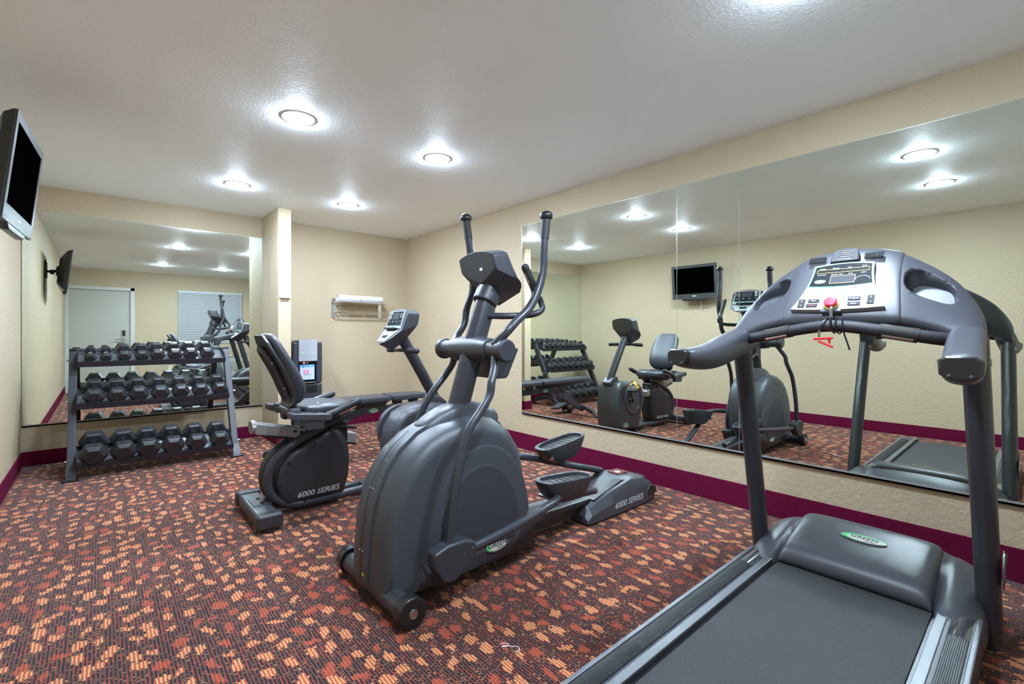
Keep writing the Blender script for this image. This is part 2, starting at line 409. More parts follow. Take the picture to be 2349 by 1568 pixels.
# air unit, outlet, thermostat
ac = thing('air_conditioner', 'pale through-wall air conditioner with louvred front below the blind', 'air conditioner', (2.35, Y0, .1))
MB().span((1.90, Y0, .16), (2.85, Y0 + .20, .60), .02, 3).build('casing', GRILLE, ac)
lv = MB()
for k in range(9): lv.box((2.375, Y0 + .203, .33 + k * .024), (.86, .012, .008), rot=Matrix.Rotation(.5, 3, 'X'))
lv.build('louvres', GRILLE, ac)
MB().span((1.96, Y0 + .03, .60), (2.79, Y0 + .17, .608), .003).build('top_grille', PLASTIC, ac)
ol = thing('power_outlet', 'small ivory power outlet on the wall between door and window', 'outlet', (1.16, Y0, .40))
MB().span((1.125, Y0, .345), (1.195, Y0 + .006, .46), .003).build('cover_plate', mat('ivory', (.62, .58, .46), .4), ol)
for z in (.375, .425): MB().span((1.143, Y0 + .005, z - .014), (1.177, Y0 + .009, z + .014), .003).build('socket', mat('ivory', (.5, .5, .5)), ol)
th = thing('thermostat', 'small white thermostat on the end of the short stub wall', 'thermostat', (1.438, SY, 1.57))
MB().span((1.385, SY - .025, 1.51), (1.490, SY, 1.59), .006).build('case', FRAMEM, th)
MB().span((1.44, SY - .0265, 1.558), (1.470, SY - .024, 1.572)).build('display', GREYP, th)

# ------------------------------------------------------------------ mirrors
MZ0, MZ1 = .358, 2.213
RAIL = mat('mirror_channel', (.42, .42, .42), .25, metal=.5)
def mirror(name, a, b, label):
    o = MB().span(a, b).build(name, MIRROR, smooth=False); tag(o, label, 'mirror'); return o
mm = mirror('wall_mirror', (X0 + .006, Y1 - .009, .347), (SX0 - .004, Y1 - .003, 2.213), 'large frameless wall mirror behind the dumbbell rack')
seams = [3.438, 1.769, 1.324, -.30]
mirror('wall_mirror', (MX, seams[1] + .0015, MZ0), (X1 - .004, seams[0], MZ1), 'wide frameless mirror panel on the right wall, farthest from the treadmill')
mirror('wall_mirror', (MX, seams[2] + .0015, MZ0), (X1 - .004, seams[1] - .0015, MZ1), 'narrow frameless mirror panel between the two wide ones on the right wall')
mirror('wall_mirror', (MX, seams[3], MZ0), (X1 - .004, seams[2] - .0015, MZ1), 'wide frameless mirror panel in front of the treadmill')
t = MB()
t.span((MX - .005, seams[3], MZ0 - .008), (X1, seams[0], MZ0 + .003)); t.span((MX - .005, seams[3], MZ0 - .008), (MX - .003, seams[0], MZ0 + .012))
struct(t.build('trim_2', RAIL, smooth=False))
t = MB(); t.span((X0 + .006, Y1 - .014, .339), (SX0 - .004, Y1, .350)); t.span((X0 + .006, Y1 - .014, .339), (SX0 - .004, Y1 - .012, .357))
struct(t.build('trim_3', RAIL, smooth=False))
EDGE = mat('mirror_edge', (.45, .52, .47), .2, metal=.5)
t = MB()
for y in seams[1:3]: t.span((MX - .0005, y - .0012, MZ0), (X1, y + .0012, MZ1))
t.span((MX - .0006, seams[0], MZ0), (X1, seams[0] + .003, MZ1)); t.span((MX - .0006, seams[3], MZ1), (X1, seams[0], MZ1 + .003))
struct(t.build('trim_4', EDGE, smooth=False))
t = MB(); t.span((X0 + .006, Y1 - .0095, 2.213), (SX0 - .004, Y1, 2.217)); t.span((SX0 - .004, Y1 - .0095, .347), (SX0 - .001, Y1, 2.217))
struct(t.build('trim_5', EDGE, smooth=False))

# ------------------------------------------------------------------ recessed ceiling lamps
def lamp(x, y, label):
    r = thing('ceiling_light', label, 'ceiling light', (x, y, ZC), 'recessed lights in the white ceiling')
    MB().torus((x, y, ZC), .090, .004, n=40).build('trim_ring', FRAMEM, r)
    MB().ball((x, y, ZC + .004), .082, (1, 1, .27), 28).build('lens', LAMP, r)
LX, LY = (.90, 1.88), (.59, 2.965, 4.63)
LL = {(0, 0): 'round recessed ceiling light nearest the door, seen only in the mirror', (1, 0): 'round recessed ceiling light above the treadmill',
      (0, 1): 'round recessed ceiling light above the recumbent bike seat, the largest in view', (1, 1): 'round recessed ceiling light between elliptical trainer and exercise bike console',
      (0, 2): 'round recessed ceiling light above the right end of the dumbbell rack', (1, 2): 'round recessed ceiling light closest to the towel shelf corner'}
for i, x in enumerate(LX):
    for j, y in enumerate(LY): lamp(x, y, LL[(i, j)])
# ------------------------------------------------------------------ shared builders of the green-badged machines
def badge(parent, c, xdir, ydir, w, h):
    """oval badge: metal rim, green field, silver field, lettering"""
    x = Vector(xdir).normalized(); y = Vector(ydir); y = (y - x * y.dot(x)).normalized(); n = x.cross(y); c = Vector(c)
    def oval(sx, sy, t0, t1, x0=-1, x1=1):
        N = 40; rr = []
        for t in (t0, t1): rr.append([c + x * (sx * math.cos(2 * math.pi * k / N)) + y * (sy * math.sin(2 * math.pi * k / N)) + n * t for k in range(N)])
        return rr
    b = MB().loft(oval(w / 2, h / 2, -.003, .0015)).build('badge', STEEL, parent); lab(b, 'oval green and silver badge')
    MB().loft(oval(w / 2 * .93, h / 2 * .86, .001, .0022)).build('badge_field', GREEN, b)
    rr = oval(w / 2 * .80, h / 2 * .72, .0018, .0027)
    off = x * (w * .055) - y * (h * .07)
    MB().loft([[p + off for p in r] for r in rr]).build('badge_centre', mat('badge_silver', (.52, .5, .45), .3, metal=.4), b)
    text('badge_letters', 'GREEN', INK, b, c + x * (w * .02) + y * (h * .06) + n * .0029, x, y, h * .52, .0003, .15, 1.15, bold=.0004)
    text('badge_letters', 'SERIES', INK, b, c + x * (w * .16) - y * (h * .27) + n * .0029, x, y, h * .2, .0003, .15, 1.2)
    return b

def console_pod(root, cy, s, F, B, half=.138, name='console'):
    """display pod; F, B: (x,z) of front face and back (top, ledge, bottom) on the centre line"""
    def shape(t):                      # t: lateral -1..1
        a = abs(t); dt = -.026 * a ** 2 - .008 * a ** 6; db = .095 * a ** 2.4
        def L(p, q, k): return (p[0] + (q[0] - p[0]) * k, p[1] + (q[1] - p[1]) * k)
        ft = (F[0][0], F[0][1] + dt); bt = (B[0][0], B[0][1] + dt)
        fb = L(F[2], F[1], min(.85, db / .12)); bm = L(B[1], bt, .55 * a ** 1.5); bb = L(B[2], bm, min(.92, 1.1 * a ** 1.3))
        return [ft, L(ft, F[1], .5), F[1], L(F[1], fb, .5), fb, bb, bm, L(bm, bt, .5), bt]
    rings = []
    for t in (-1, -.985, -.93, -.8, -.5, 0, .5, .8, .93, .985, 1):
        sh = shape(t * .98); cx_ = sum(p[0] for p in sh) / 9; cz_ = sum(p[1] for p in sh) / 9
        k = .86 if abs(t) == 1 else (.95 if abs(t) == .985 else 1)
        rings.append([(cx_ + (p[0] - cx_) * k, cy + t * half, cz_ + (p[1] - cz_) * k) for p in sh])
    pod = MB().loft(rings, bevel=.009).build(name, PLASTIC, root, ang=50)
    up = (Vector((F[0][0], 0, F[0][1])) - Vector((F[1][0], 0, F[1][1]))); upl = up.length; up.normalize()
    lo = (Vector((F[2][0], 0, F[2][1])) - Vector((F[1][0], 0, F[1][1]))); lol = lo.length; lo.normalize()
    yd = Vector((0, s, 0))            # reading direction as seen by the user
    n1 = yd.cross(up); n2 = yd.cross(-lo); M1 = Vector((F[1][0], cy, F[1][1]))
    def up_q(u, v, e=.004): return M1 + yd * u + up * v + n1 * e
    def lo_q(u, v, e=.004): return M1 + yd * u + lo * v + n2 * e
    def plate(q, us, ws, e0, e1, nm, m, par):
        p = [(-us[0], ws[0]), (us[0], ws[0]), (us[1], ws[1]), (-us[1], ws[1])]
        return MB().loft([[q(a, b, e) for a, b in p] for e in (e0, e1)]).build(nm, m, par, smooth=False)
    face = plate(up_q, (half * .86, half * .80), (.004, upl * .90), -.006, .0035, 'face_plate', SILVER, pod)
    sc_ = plate(up_q, (half * .76, half * .71), (.030, upl * .86), .001, .0048, 'screen', SCREEN, face)
    plate(up_q, (half * .34, half * .33), (upl * .48, upl * .80), .004, .0054, 'display', LCD, face)
    for k in range(4):
        u = (-.63 + k * .42) * half
        MB().loft([[up_q(u + a, .018 + b, e) for a, b in ((-.013, -.009), (.013, -.009), (.013, .009), (-.013, .009))] for e in (.002, .0062)]).build('button', MINT, face)
    for k in range(4): MB().loft([[up_q((-.6 + k * .4) * half + a, upl * .38 + b, e) for a, b in ((-.006, -.002), (.006, -.002), (.006, .002), (-.006, .002))] for e in (.004, .0055)]).build('display_mark', WHITE, face)
    for k in range(4): MB().loft([[up_q(-.58 * half + a, upl * (.52 + k * .05) + b, e) for a, b in ((-.012, -.0015), (.012, -.0015), (.012, .0015), (-.012, .0015))] for e in (.004, .0055)]).build('display_mark', WHITE, face)
    MB().torus(up_q(.56 * half, upl * .66, .005), .014, .0012, tuple(n1), 20, 5).build('display_ring', WHITE, face)
    bd = MB(); N = 20
    bd.loft([[up_q(-.55 * half + .016 * math.cos(2 * math.pi * k / N), upl * .78 + .008 * math.sin(2 * math.pi * k / N), e) for k in range(N)] for e in (.004, .0058)]).build('badge', mat('badge_silver', (.52, .5, .45)), face)
    MB().loft([[up_q(a, b, e) for a, b in ((-.082, -.004), (.082, -.004), (.082, .006), (-.082, .006))] for e in (0, .034)], bevel=.002).build('book_ledge', BLACK, pod)
    low = plate(lo_q, (half * .80, half * .40), (.012, lol * .86), -.006, .0045, 'lower_plate', SILVER, pod)
    MB().loft([[lo_q(a, b, e) for a, b in ((-.032, lol * .46), (.032, lol * .46), (.030, lol * .60), (-.030, lol * .60))] for e in (.003, .014)], bevel=.003).build('cooling_fan', BLACK, low)
    for a_, b_ in ((-.045, .56), (.045, .56), (0, .76)):
        MB().loft([[lo_q(a_ + a, lol * b_ + b, e) for a, b in ((-.010, -.006), (.010, -.006), (.010, .006), (-.010, .006))] for e in (.003, .0066)]).build('button', MINT, low)
    return pod

def screws(parent, pts, r=.004, n=(0, -1, 0)):
    nn = Vector(n)
    for p in pts:
        MB().cyl(Vector(p) - nn * .003, Vector(p) + nn * .002, r, 10, .0008).build('screw', STEEL, parent)

def inset_poly(poly, d):
    """move a polygon inward by d (poly anticlockwise in x,z)"""
    n = len(poly); out = []
    for i in range(n):
        p0 = Vector(poly[i - 1]); p1 = Vector(poly[i]); p2 = Vector(poly[(i + 1) % n])
        e1 = (p1 - p0).normalized(); e2 = (p2 - p1).normalized()
        n1 = Vector((-e1.y, e1.x)); n2 = Vector((-e2.y, e2.x)); b = (n1 + n2)
        b = b.normalized() / max(.5, b.normalized().dot(n1))
        out.append(tuple(p1 + b * d))
    return out

# ------------------------------------------------------------------ elliptical trainer
def elliptical():
    C = 1.92
    r = thing('elliptical_trainer', 'dark grey elliptical trainer with tall rounded flywheel shroud in the middle of the room', 'elliptical trainer', (1.6, C, 0))
    MB().tube([(.905, C - .28, .056), (.905, C + .28, .056)], .046, 24, curve=1).build('front_stabilizer', TUBE, r)
    for sg in (-1, 1):
        e = MB().cyl((.908, C + sg * .262, .061), (.908, C + sg * .315, .061), .0605, 36, .006).build('end_cap', BLACK, r)
        MB().cyl((.908, C + sg * .313, .061), (.908, C + sg * .318, .061), .014, 20, .001).torus((.908, C + sg * .317, .061), .017, .002, (0, 1, 0)).build('bolt', STEEL, e)
    MB().prism([(.90, .03), (1.10, .03), (1.10, .115), (.93, .10)], 1, C - .12, C + .12, .01).build('front_bracket', PLASTIC_D, r)
    # shroud
    prof = [(.835, .095), (.838, .20), (.850, .33), (.878, .46), (.925, .56), (.985, .635), (1.07, .70), (1.17, .742), (1.29, .765), (1.40, .762),
            (1.49, .735), (1.565, .68), (1.625, .595), (1.655, .49), (1.665, .36), (1.66, .24), (1.64, .12), (1.55, .060), (1.2, .055), (.92, .055)]
    prof = prof[::-1]
    rings = []
    KS = ((.172, .60, .60), (.172, .845, .855), (.169, .875, .885), (.158, .915, .925), (.130, .950, .955), (.085, .972, .972), (.054, .978, .980), (.052, 1, 1))
    for sg, ks in ((-1, KS), (1, KS[::-1])):
        for y, kx, kz in ks:
            rings.append([(1.27 + (a - 1.27) * kx, C + sg * y, .055 + (b - .055) * kz) for a, b in prof])
    sh = MB().loft(rings).build('shroud', SHELL, r, ang=32)
    # crescent panels on both sides
    for sg in (-1, 1):
        N = 22; outer = []; 
        cx0, cz0, R0 = 1.36, .22, .40
        pts = [(cx0 + math.cos(a) * R0 * .74, cz0 + math.sin(a) * R0) for a in [math.radians(4 + k * (152 / N)) for k in range(N + 1)]] + [(1.02, .18), (1.05, .10), (1.58, .10)]
        MB().loft([[(a, C + sg * yy, b) for a, b in inset_poly(pts, dd)] for yy, dd in ((.160, 0), (.176, .004), (.181, .018))]).build('side_panel', SHELL, r, ang=50)
        pts2 = [(1.345 + math.cos(a) * .235, .20 + math.sin(a) * .33) for a in [math.radians(2 + k * (156 / N)) for k in range(N + 1)]] + [(1.12, .14), (1.55, .14)]
        MB().loft([[(a, C + sg * yy, b) for a, b in inset_poly(pts2, dd)] for yy, dd in ((.172, 0), (.186, .004), (.189, .014))]).build('side_panel', mat('shroud_inner', (.034, .037, .045), .45, noise=.04), r, ang=50)
        MB().prism([(1.08, .045), (1.66, .045), (1.74, .20), (1.05, .22)], 1, C + sg * .10, C + sg * .176, .012).build('skirt_panel', PLASTIC_D, r)
    # seam screws on the front band
    sc_ = [(.8385, .22), (.886, .475), (.949, .585)]
    for x, z in sc_:
        for dy in (-.012, .012): MB().ball((x - .001, C + dy, z), .0045, n=8).build('screw', STEEL, r)
    MB().tube([(.832, C, .10), (.834, C, .20), (.846, C, .33), (.874, C, .462), (.922, C, .563), (.982, C, .639), (1.06, C, .698)], .0014, 6).build('seam', BLACK, r)
    text('warning_mark', '▲ !', YELLOWP, r, (.8345, C - .02, .125), (0, -1, 0), (0, 0, 1), .016)
    # raised collar round the mast foot
    tp = [(1.055, .66), (1.10, .725), (1.18, .775), (1.27, .803), (1.36, .812), (1.45, .800), (1.54, .765), (1.60, .70), (1.50, .66)]
    rings = []
    for k in range(13):
        t = -1 + k / 6; w = math.sqrt(max(0, 1 - abs(t) ** 2.4))
        rings.append([((1.33 + (a - 1.33) * (.55 + .45 * w)), C + t * .083, .66 + (b - .66) * (.45 + .55 * w ** .6)) for a, b in tp])
    MB().loft(rings).build('mast_collar', PLASTIC, r, sub=1)
    MB().tube([(1.325, C, .74), (1.425, C, 1.06), (1.535, C, 1.37)], .056, 28, curve=1, flat=.92).build('mast', TUBE, r)
    # pivot
    hs = MB().loft([[(1.425 + rr * math.cos(2 * math.pi * k / 28), C + y, 1.062 + rr * math.sin(2 * math.pi * k / 28)) for k in range(28)] for y, rr in ((-.155, .050), (-.15, .058), (-.08, .066), (0, .068), (.08, .066), (.15, .058), (.155, .050))]).build('pivot_housing', PLASTIC_D, r)
    for sg in (-1, 1):
        MB().cyl((1.425, C + sg * .150, 1.062), (1.425, C + sg * .245, 1.062), .048, 30, .006).build('pivot_hub', PLASTIC_D, r)
        MB().cyl((1.425, C + sg * .235, 1.062), (1.425, C + sg * .275, 1.062), .056, 30, .012).build('pivot_cap', PLASTIC_D, r)
    # cup holder on the user's side
    ch = MB().loft([[(1.50 + dx, C - .105 + dy, z) for dx, dy in ((0, 0), (w, 0), (w, .19), (0, .19))] for z, w in ((.915, .06), (.925, .075), (1.06, .145), (1.066, .142))], bevel=.006).build('bottle_holder', PLASTIC_D, r)
    # display
    console_pod(r, C, 1, [(1.535, 1.578), (1.600, 1.430), (1.700, 1.352)], [(1.440, 1.560), (1.475, 1.400), (1.600, 1.290)], .148)
    MB().cyl((1.50, C, 1.30), (1.565, C, 1.42), .066, 28, .01).build('console_neck', PLASTIC_D, r)
    lab(MB().span((1.452, C - .04, 1.462), (1.458, C - .024, 1.476)).build('sticker', WHITE, r), 'small white sticker')
    # fixed pulse grips
    for sg in (-1, 1):
        y1 = C + sg * .20
        MB().tube([(1.48, C + sg * .03, 1.235), (1.56, C + sg * .12, 1.232), (1.66, C + sg * .185, 1.240), (1.715, C + sg * .205, 1.265), (1.715, y1, 1.31), (1.675, y1, 1.365)], .0165, 14).build('pulse_bar', TUBE, r)
        gb = MB().tube([(1.692, y1, 1.335), (1.605, y1, 1.475)], .0195, 16, curve=1).ball((1.605, y1, 1.475), .0195).build('pulse_grip', FOAM, r)
        for dx in (-.0205, .0205):
            MB().tube([(1.685 + dx * .85, y1, 1.345 + dx * .5), (1.618 + dx * .85, y1, 1.455 + dx * .5)], .006, 8, curve=1).build('sensor_plate', CHROME, gb)
    # moving handles: near pair raised to the user, far pair alike
    def handle(sg, up_pts, low_pts):
        h = MB().tube(up_pts, .0205, 16).build('arm_handle', TUBE, r)
        top = Vector(up_pts[-1])
        MB().loft([[(top.x + rr * math.cos(2 * math.pi * k / 24), top.y + rr * math.sin(2 * math.pi * k / 24), top.z + z) for k in range(24)] for z, rr in ((-.014, .021), (-.010, .031), (.002, .0345), (.012, .032), (.022, .024), (.029, .008))]).build('end_knob', BLACK, h)
        MB().tube([up_pts[-1], Vector(up_pts[-1]) - Vector((0, 0, .30)) * 0 + (Vector(up_pts[-2]) - Vector(up_pts[-1])) * .85], .0225, 16, curve=1).build('foam_grip', FOAM, h)
        MB().tube(low_pts, .0185, 16).build('link_arm', TUBE, r)
    yn = C - .255; yf = C + .255
    handle(-1, [(1.40, C - .20, 1.085), (1.44, yn + .005, 1.150), (1.50, yn, 1.205), (1.575, yn, 1.262), (1.635, yn, 1.345), (1.675, yn, 1.46), (1.685, yn, 1.60), (1.700, yn, 1.735)],
           [(1.40, C - .205, 1.035), (1.375, C - .235, .985), (1.335, yn - .01, .92), (1.320, yn - .015, .865), (1.265, yn - .02, .80), (1.195, yn - .025, .72), (1.150, yn - .03, .60), (1.115, yn - .035, .45), (1.085, yn - .035, .24)])
    handle(1, [(1.44, C + .20, 1.085), (1.50, yf - .01, 1.13), (1.555, yf, 1.20), (1.575, yf, 1.29), (1.615, yf, 1.40), (1.615, yf, 1.50), (1.590, yf, 1.66), (1.575, yf + .01, 1.80)],
           [(1.44, C + .205, 1.035), (1.47, C + .235, .99), (1.44, yf + .01, .92), (1.36, yf + .015, .83), (1.29, yf + .02, .72), (1.245, yf + .03, .58), (1.22, yf + .035, .42), (1.20, yf + .035, .26)])
    # foot link covers, pedal arms, pedals
    for sg, x0, z0, bar, px, pz, ang in ((-1, 1.085, .235, [(1.10, C - .285, .205), (1.45, C - .275, .235), (1.76, C - .235, .262), (1.86, C - .19, .262), (1.98, C - .155, .235), (2.28, C - .10, .18)], 1.955, .318, -4),
                                    (1, 1.20, .26, [(1.22, C + .285, .30), (1.60, C + .275, .36), (1.95, C + .25, .375), (2.10, C + .21, .345), (2.20, C + .17, .315), (2.60, C + .10, .20)], 2.255, .425, 7)):
        y = C + sg * .290
        cov = [(x0 - .085, z0 - .035), (x0 - .085, z0 + .025), (x0 - .02, z0 + .045), (x0 + .07, z0 + .045), (x0 + .125, z0 + .02), (x0 + .125, z0 - .03), (x0 + .07, z0 - .085), (x0 + .01, z0 - .115), (x0 - .04, z0 - .105)]
        MB().prism(cov[::-1], 1, y - .034, y + .034, .012, 3).build('link_cover', PLASTIC_D, r, ang=60)
        screws(r, [(x0 + .055, y + (-.034), z0 - .01), (x0 + .10, y - .034, z0 + .002)])
        MB().tube(bar, .0215, 16).build('pedal_arm', TUBE, r)
        yc = C + sg * .155; Rm = Matrix.Rotation(math.radians(-ang), 3, 'Y')
        half = 16; out = []
        for k in range(28):
            a = 2 * math.pi * k / 28; cx_ = math.cos(a); cy_ = math.sin(a)
            ex = .205 * (abs(cx_) ** .55) * (1 if cx_ > 0 else -1); ey = .078 * (abs(cy_) ** .60) * (1 if cy_ > 0 else -1) * (1 - .16 * (1 if ex > 0 else 0) * (ex / .205) ** 2)
            out.append((ex, ey))
        def ring(k, z, kx=0): return [Vector((px, yc, pz)) + Rm @ Vector((a * k + kx, b * k, z - (.055 * max(0, -a / .205) if z < -.02 else 0) * 0)) for a, b in out]
        ped = MB().loft([ring(.55, -.095, .02), ring(.82, -.05), ring(.97, .0), ring(1.0, .022), ring(.98, .026), ring(.86, .024), ring(.84, .006), ring(.2, .004)]).build('pedal', PLASTIC_D, r, ang=40)
        tr = MB()
        for k in range(7): tr.box(Vector((px, yc, pz)) + Rm @ Vector((-.12 + k * .04, 0, .006)), (.026, .10, .004), .001, rot=Rm)
        tr.build('tread_pads', RUBBER, ped)
        MB().cyl((px - .14, yc - .06, pz - .06), (px - .14, yc + .06, pz - .06), .012, 14).build('pedal_axle', STEEL, ped)
    # main beam and rear base
    MB().prism([(1.55, .035), (2.30, .035), (2.30, .135), (1.55, .165)], 1, C - .055, C + .055, .012).build('main_beam', TUBE, r)
    MB().prism([(1.60, .13), (1.72, .15), (2.28, .135), (2.28, .10), (1.6, .10)], 1, C - .085, C + .085, .02).build('beam_cover', PLASTIC, r)
    base = MB().loft([[(x, C - w, .012), (x, C - w, h * .55), (x, C - w * .80, h * .92), (x, C - w * .45, h), (x, C + w * .45, h), (x, C + w * .8, h * .92), (x, C + w, h * .55), (x, C + w, .012)] for x, w, h in
                      ((2.165, .145, .055), (2.20, .150, .105), (2.40, .155, .165), (2.62, .158, .205), (2.78, .155, .180), (2.88, .140, .125), (2.925, .118, .055))], bevel=.004).build('rear_base', PLASTIC, r, ang=35)
    for sg in (-1, 1):
        MB().loft([[(2.26 + (x * .62), C + sg * (.083 + .03 * q), z0 + .007) for x, q, z0 in ((0, -1, .125), (.45, -1, .187), (.88, -1, .168), (.95, 0, .150), (.88, .8, .160), (.45, .8, .185), (0, .8, .122))],
                   [(2.26 + (x * .62), C + sg * (.083 + .03 * q), z0 - .03) for x, q, z0 in ((0, -1, .125), (.45, -1, .187), (.88, -1, .168), (.95, 0, .150), (.88, .8, .160), (.45, .8, .185), (0, .8, .122))]]).build('roller_track', BLACK, r)
    ws = MB().span((2.60, C - .045, .198), (2.70, C + .045, .2085), .001).build('warning_label', mat('label_red', (.16, .03, .02), .4), base)
    MB().cyl((2.635, C - .01, .208), (2.635, C - .01, .2095), .018, 20).build('label_disc', WHITE, ws)
    MB().prism([(2.765, .055), (2.875, .055), (2.86, .095), (2.81, .112), (2.78, .095)], 1, C - .158, C - .135, .003).build('lift_handle', BLACK, base)
    MB().tube([(2.765, C - .157, .055), (2.778, C - .157, .097), (2.81, C - .156, .117), (2.865, C - .153, .098), (2.885, C - .150, .055)], .0045, 8).build('lift_handle_rim', PLASTIC, base)
    text('lettering', '6000 SERIES', GREYP, base, (2.56, C - .1595, .066), (1, -.01, 0), (0, 0, 1), .052, .0006, .22, 1.15, bold=.0008)
    badge(r, (1.435, C - .181, .128), (1, 0, .0), (0, 0, 1), .135, .062)
    for sg in (-1, 1):
        for x, q in ((2.2, .1), (2.8, .08)): MB().cyl((x, C + sg * q, 0), (x, C + sg * q, .03), .025, 16).build('rubber_foot', RUBBER, r)
    return r
elliptical()
# ------------------------------------------------------------------ treadmill
def treadmill():
    C = .505
    r = thing('treadmill', 'dark grey treadmill facing the right wall mirrors in the foreground', 'treadmill', (1.6, C, 0))
    # deck, belt, rails
    MB().prism([(.64, .05), (2.30, .05), (2.30, .150), (.64, .150)], 1, C - .36, C + .36, .01).build('deck_frame', PLASTIC_D, r)
    MB().prism([(.70, .150), (2.30, .150), (2.30, .158), (.70, .158)], 1, C - .285, C + .285).build('deck_board', BLACK, r)
    MB().loft([[(x, C - .248, z), (x, C + .248, z), (x, C + .248, z + .004), (x, C - .248, z + .004)] for x, z in ((.66, .140), (.68, .156), (.72, .1625), (2.18, .1625), (2.24, .159), (2.27, .145))]).build('running_belt', BELT, r)
    for sg in (-1, 1):
        def Y(a): return C + sg * a
        rl = MB()
        prof = [(Y(.262), .150), (Y(.262), .172), (Y(.275), .178), (Y(.362), .178), (Y(.370), .168), (Y(.372), .055), (Y(.355), .05), (Y(.33), .05)]
        rl.prism([(a, b) for a, b in (prof if sg > 0 else prof[::-1])], 0, .72, 2.24, .002)
        rail = rl.build('side_rail', PLASTIC_D, r)
        gr = MB(); p = [(Y(.300), .176)]; k = 0; a = .300
        while a < .351:
            hh = .1835 + .004 * math.sin((a - .30) / .052 * math.pi)
            p += [(Y(a), hh), (Y(a + .0030), hh), (Y(a + .0031), hh - .003), (Y(a + .0046), hh - .003)]; a += .0047
        p += [(Y(.3535), .176)]
        gr.prism(p, 0, .82, 2.035); gr.build('ribbed_foot_strip', RUBBER, rail, ang=20)
        cv = MB(); N = 10
        cp = [(Y(.300 + .0535 * k / N), .178 + .0105 * math.sin(math.pi * k / N)) for k in range(N + 1)]
        cv.prism(cp, 0, 2.035, 2.22); cv.build('clear_rail_cover', mat('smoke_plastic', (.055, .058, .065), .12, coat=.5), rail)
        MB().span((.72, min(Y(.262), Y(.290)), .170), (2.235, max(Y(.262), Y(.290)), .1815), .003).build('inner_trim', mat('satin_alloy', (.15, .155, .17), .42, metal=.6) , rail)
        MB().span((.72, min(Y(.358), Y(.373)), .166), (2.22, max(Y(.358), Y(.373)), .183), .003).build('outer_trim', mat('satin_alloy', (.15, .155, .17), .42, metal=.6), rail)
        e = MB().prism([(.615, .045), (.74, .045), (.74, .184), (.655, .178), (.62, .14)], 1, Y(.255), Y(.376), .012).build('rear_end_cap', PLASTIC, r)
    MB().cyl((.665, C - .25, .105), (.665, C + .25, .105), .042, 24).build('rear_roller', STEEL, r)
    # hood over the motor
    def ring(y, ft, cap=1.0):
        # ft: list of x,z
        return [(a, C + y, b) for a, b in ft]
    def sec(x0, zf, zt, zp, xe, ze):
        return [(x0 + .10, .035), (x0, zf - .02), (x0 + .004, zf), (x0 + .035, zt), (x0 + .14, zt + .032), (2.47, zp), (2.57, zp - .02), (xe - .07, ze + .02), (xe, ze - .06), (xe + .015, .035)]
    sec0 = {0: (2.265, .170, .212, .300, 2.73, .22), .10: (2.265, .170, .211, .299, 2.73, .22), .20: (2.260, .167, .208, .293, 2.725, .215), .236: (2.235, .165, .200, .286, 2.72, .21),
            .258: (2.148, .168, .190, .270, 2.715, .205), .275: (2.140, .183, .198, .272, 2.71, .205), .300: (2.140, .182, .194, .266, 2.705, .20), .335: (2.142, .176, .186, .250, 2.69, .185), .365: (2.150, .155, .166, .226, 2.665, .160), .382: (2.160, .120, .132, .190, 2.63, .13)}
    ys = sorted(sec0)
    rings = [[(a, C - y, b) for a, b in sec(*sec0[y])] for y in ys[::-1]] + [[(a, C + y, b) for a, b in sec(*sec0[y])] for y in ys[1:]]
    hood = MB().loft(rings).build('motor_hood', PLASTIC, r, sub=2)
    # raised lid on the hood
    def lid(y, k, dz):
        # follows the hood top
        s_ = sec(*sec0[0]); 
        return [(2.176, .161), (2.176, .205 - k * .6), (2.196, .243 - k), (2.30, .276 - k), (2.40, .298 - k), (2.47, .312 - k), (2.53, .306 - k), (2.56, .28 - k), (2.40, .18), (2.25, .161)]
    rings = []
    for t, k in ((-.249, .075), (-.247, .045), (-.238, .016), (-.215, .004), (-.14, .0), (0, 0), (.14, .0), (.215, .004), (.238, .016), (.247, .045), (.249, .075)):
        rings.append([(a, C + t, b) for a, b in lid(t, k, 0)])
    MB().loft(rings).build('hood_lid', PLASTIC, r, sub=2)
    sl = Vector((.10, 0, .0235)).normalized()
    badge(r, (2.365, C - .012, .2945), (0, -1, 0), sl, .155, .050)
    MB().cyl((2.70, C - .30, .035), (2.70, C - .26, .035), .035, 20).build('front_wheel', RUBBER, r); MB().cyl((2.70, C + .26, .035), (2.70, C + .30, .035), .035, 20).build('front_wheel', RUBBER, r)
    for sg in (-1, 1): MB().cyl((.80, C + sg * .30, 0), (.80, C + sg * .30, .06), .028, 18).build('levelling_foot', RUBBER, r)
    # uprights
    for sg in (-1, 1):
        y = C + sg * .365
        up = MB().tube([(2.385, C + sg * .383, .045), (2.36, C + sg * .380, .13), (2.245, C + sg * .372, .56), (2.085, C + sg * .360, 1.13)], .046, 28, curve=6, flat=.74, up=(1, 0, 0)).build('upright', TUBE, r)
        screws(up, [(2.12, C + sg * .36 - .036, 1.045), (2.155, C + sg * .36 - .034, 1.052)], .007)
        if sg < 0:
            b_ = badge(up, (2.30, C - .4175, .34), (1, 0, 0), (0, 0, 1), .05, .13)
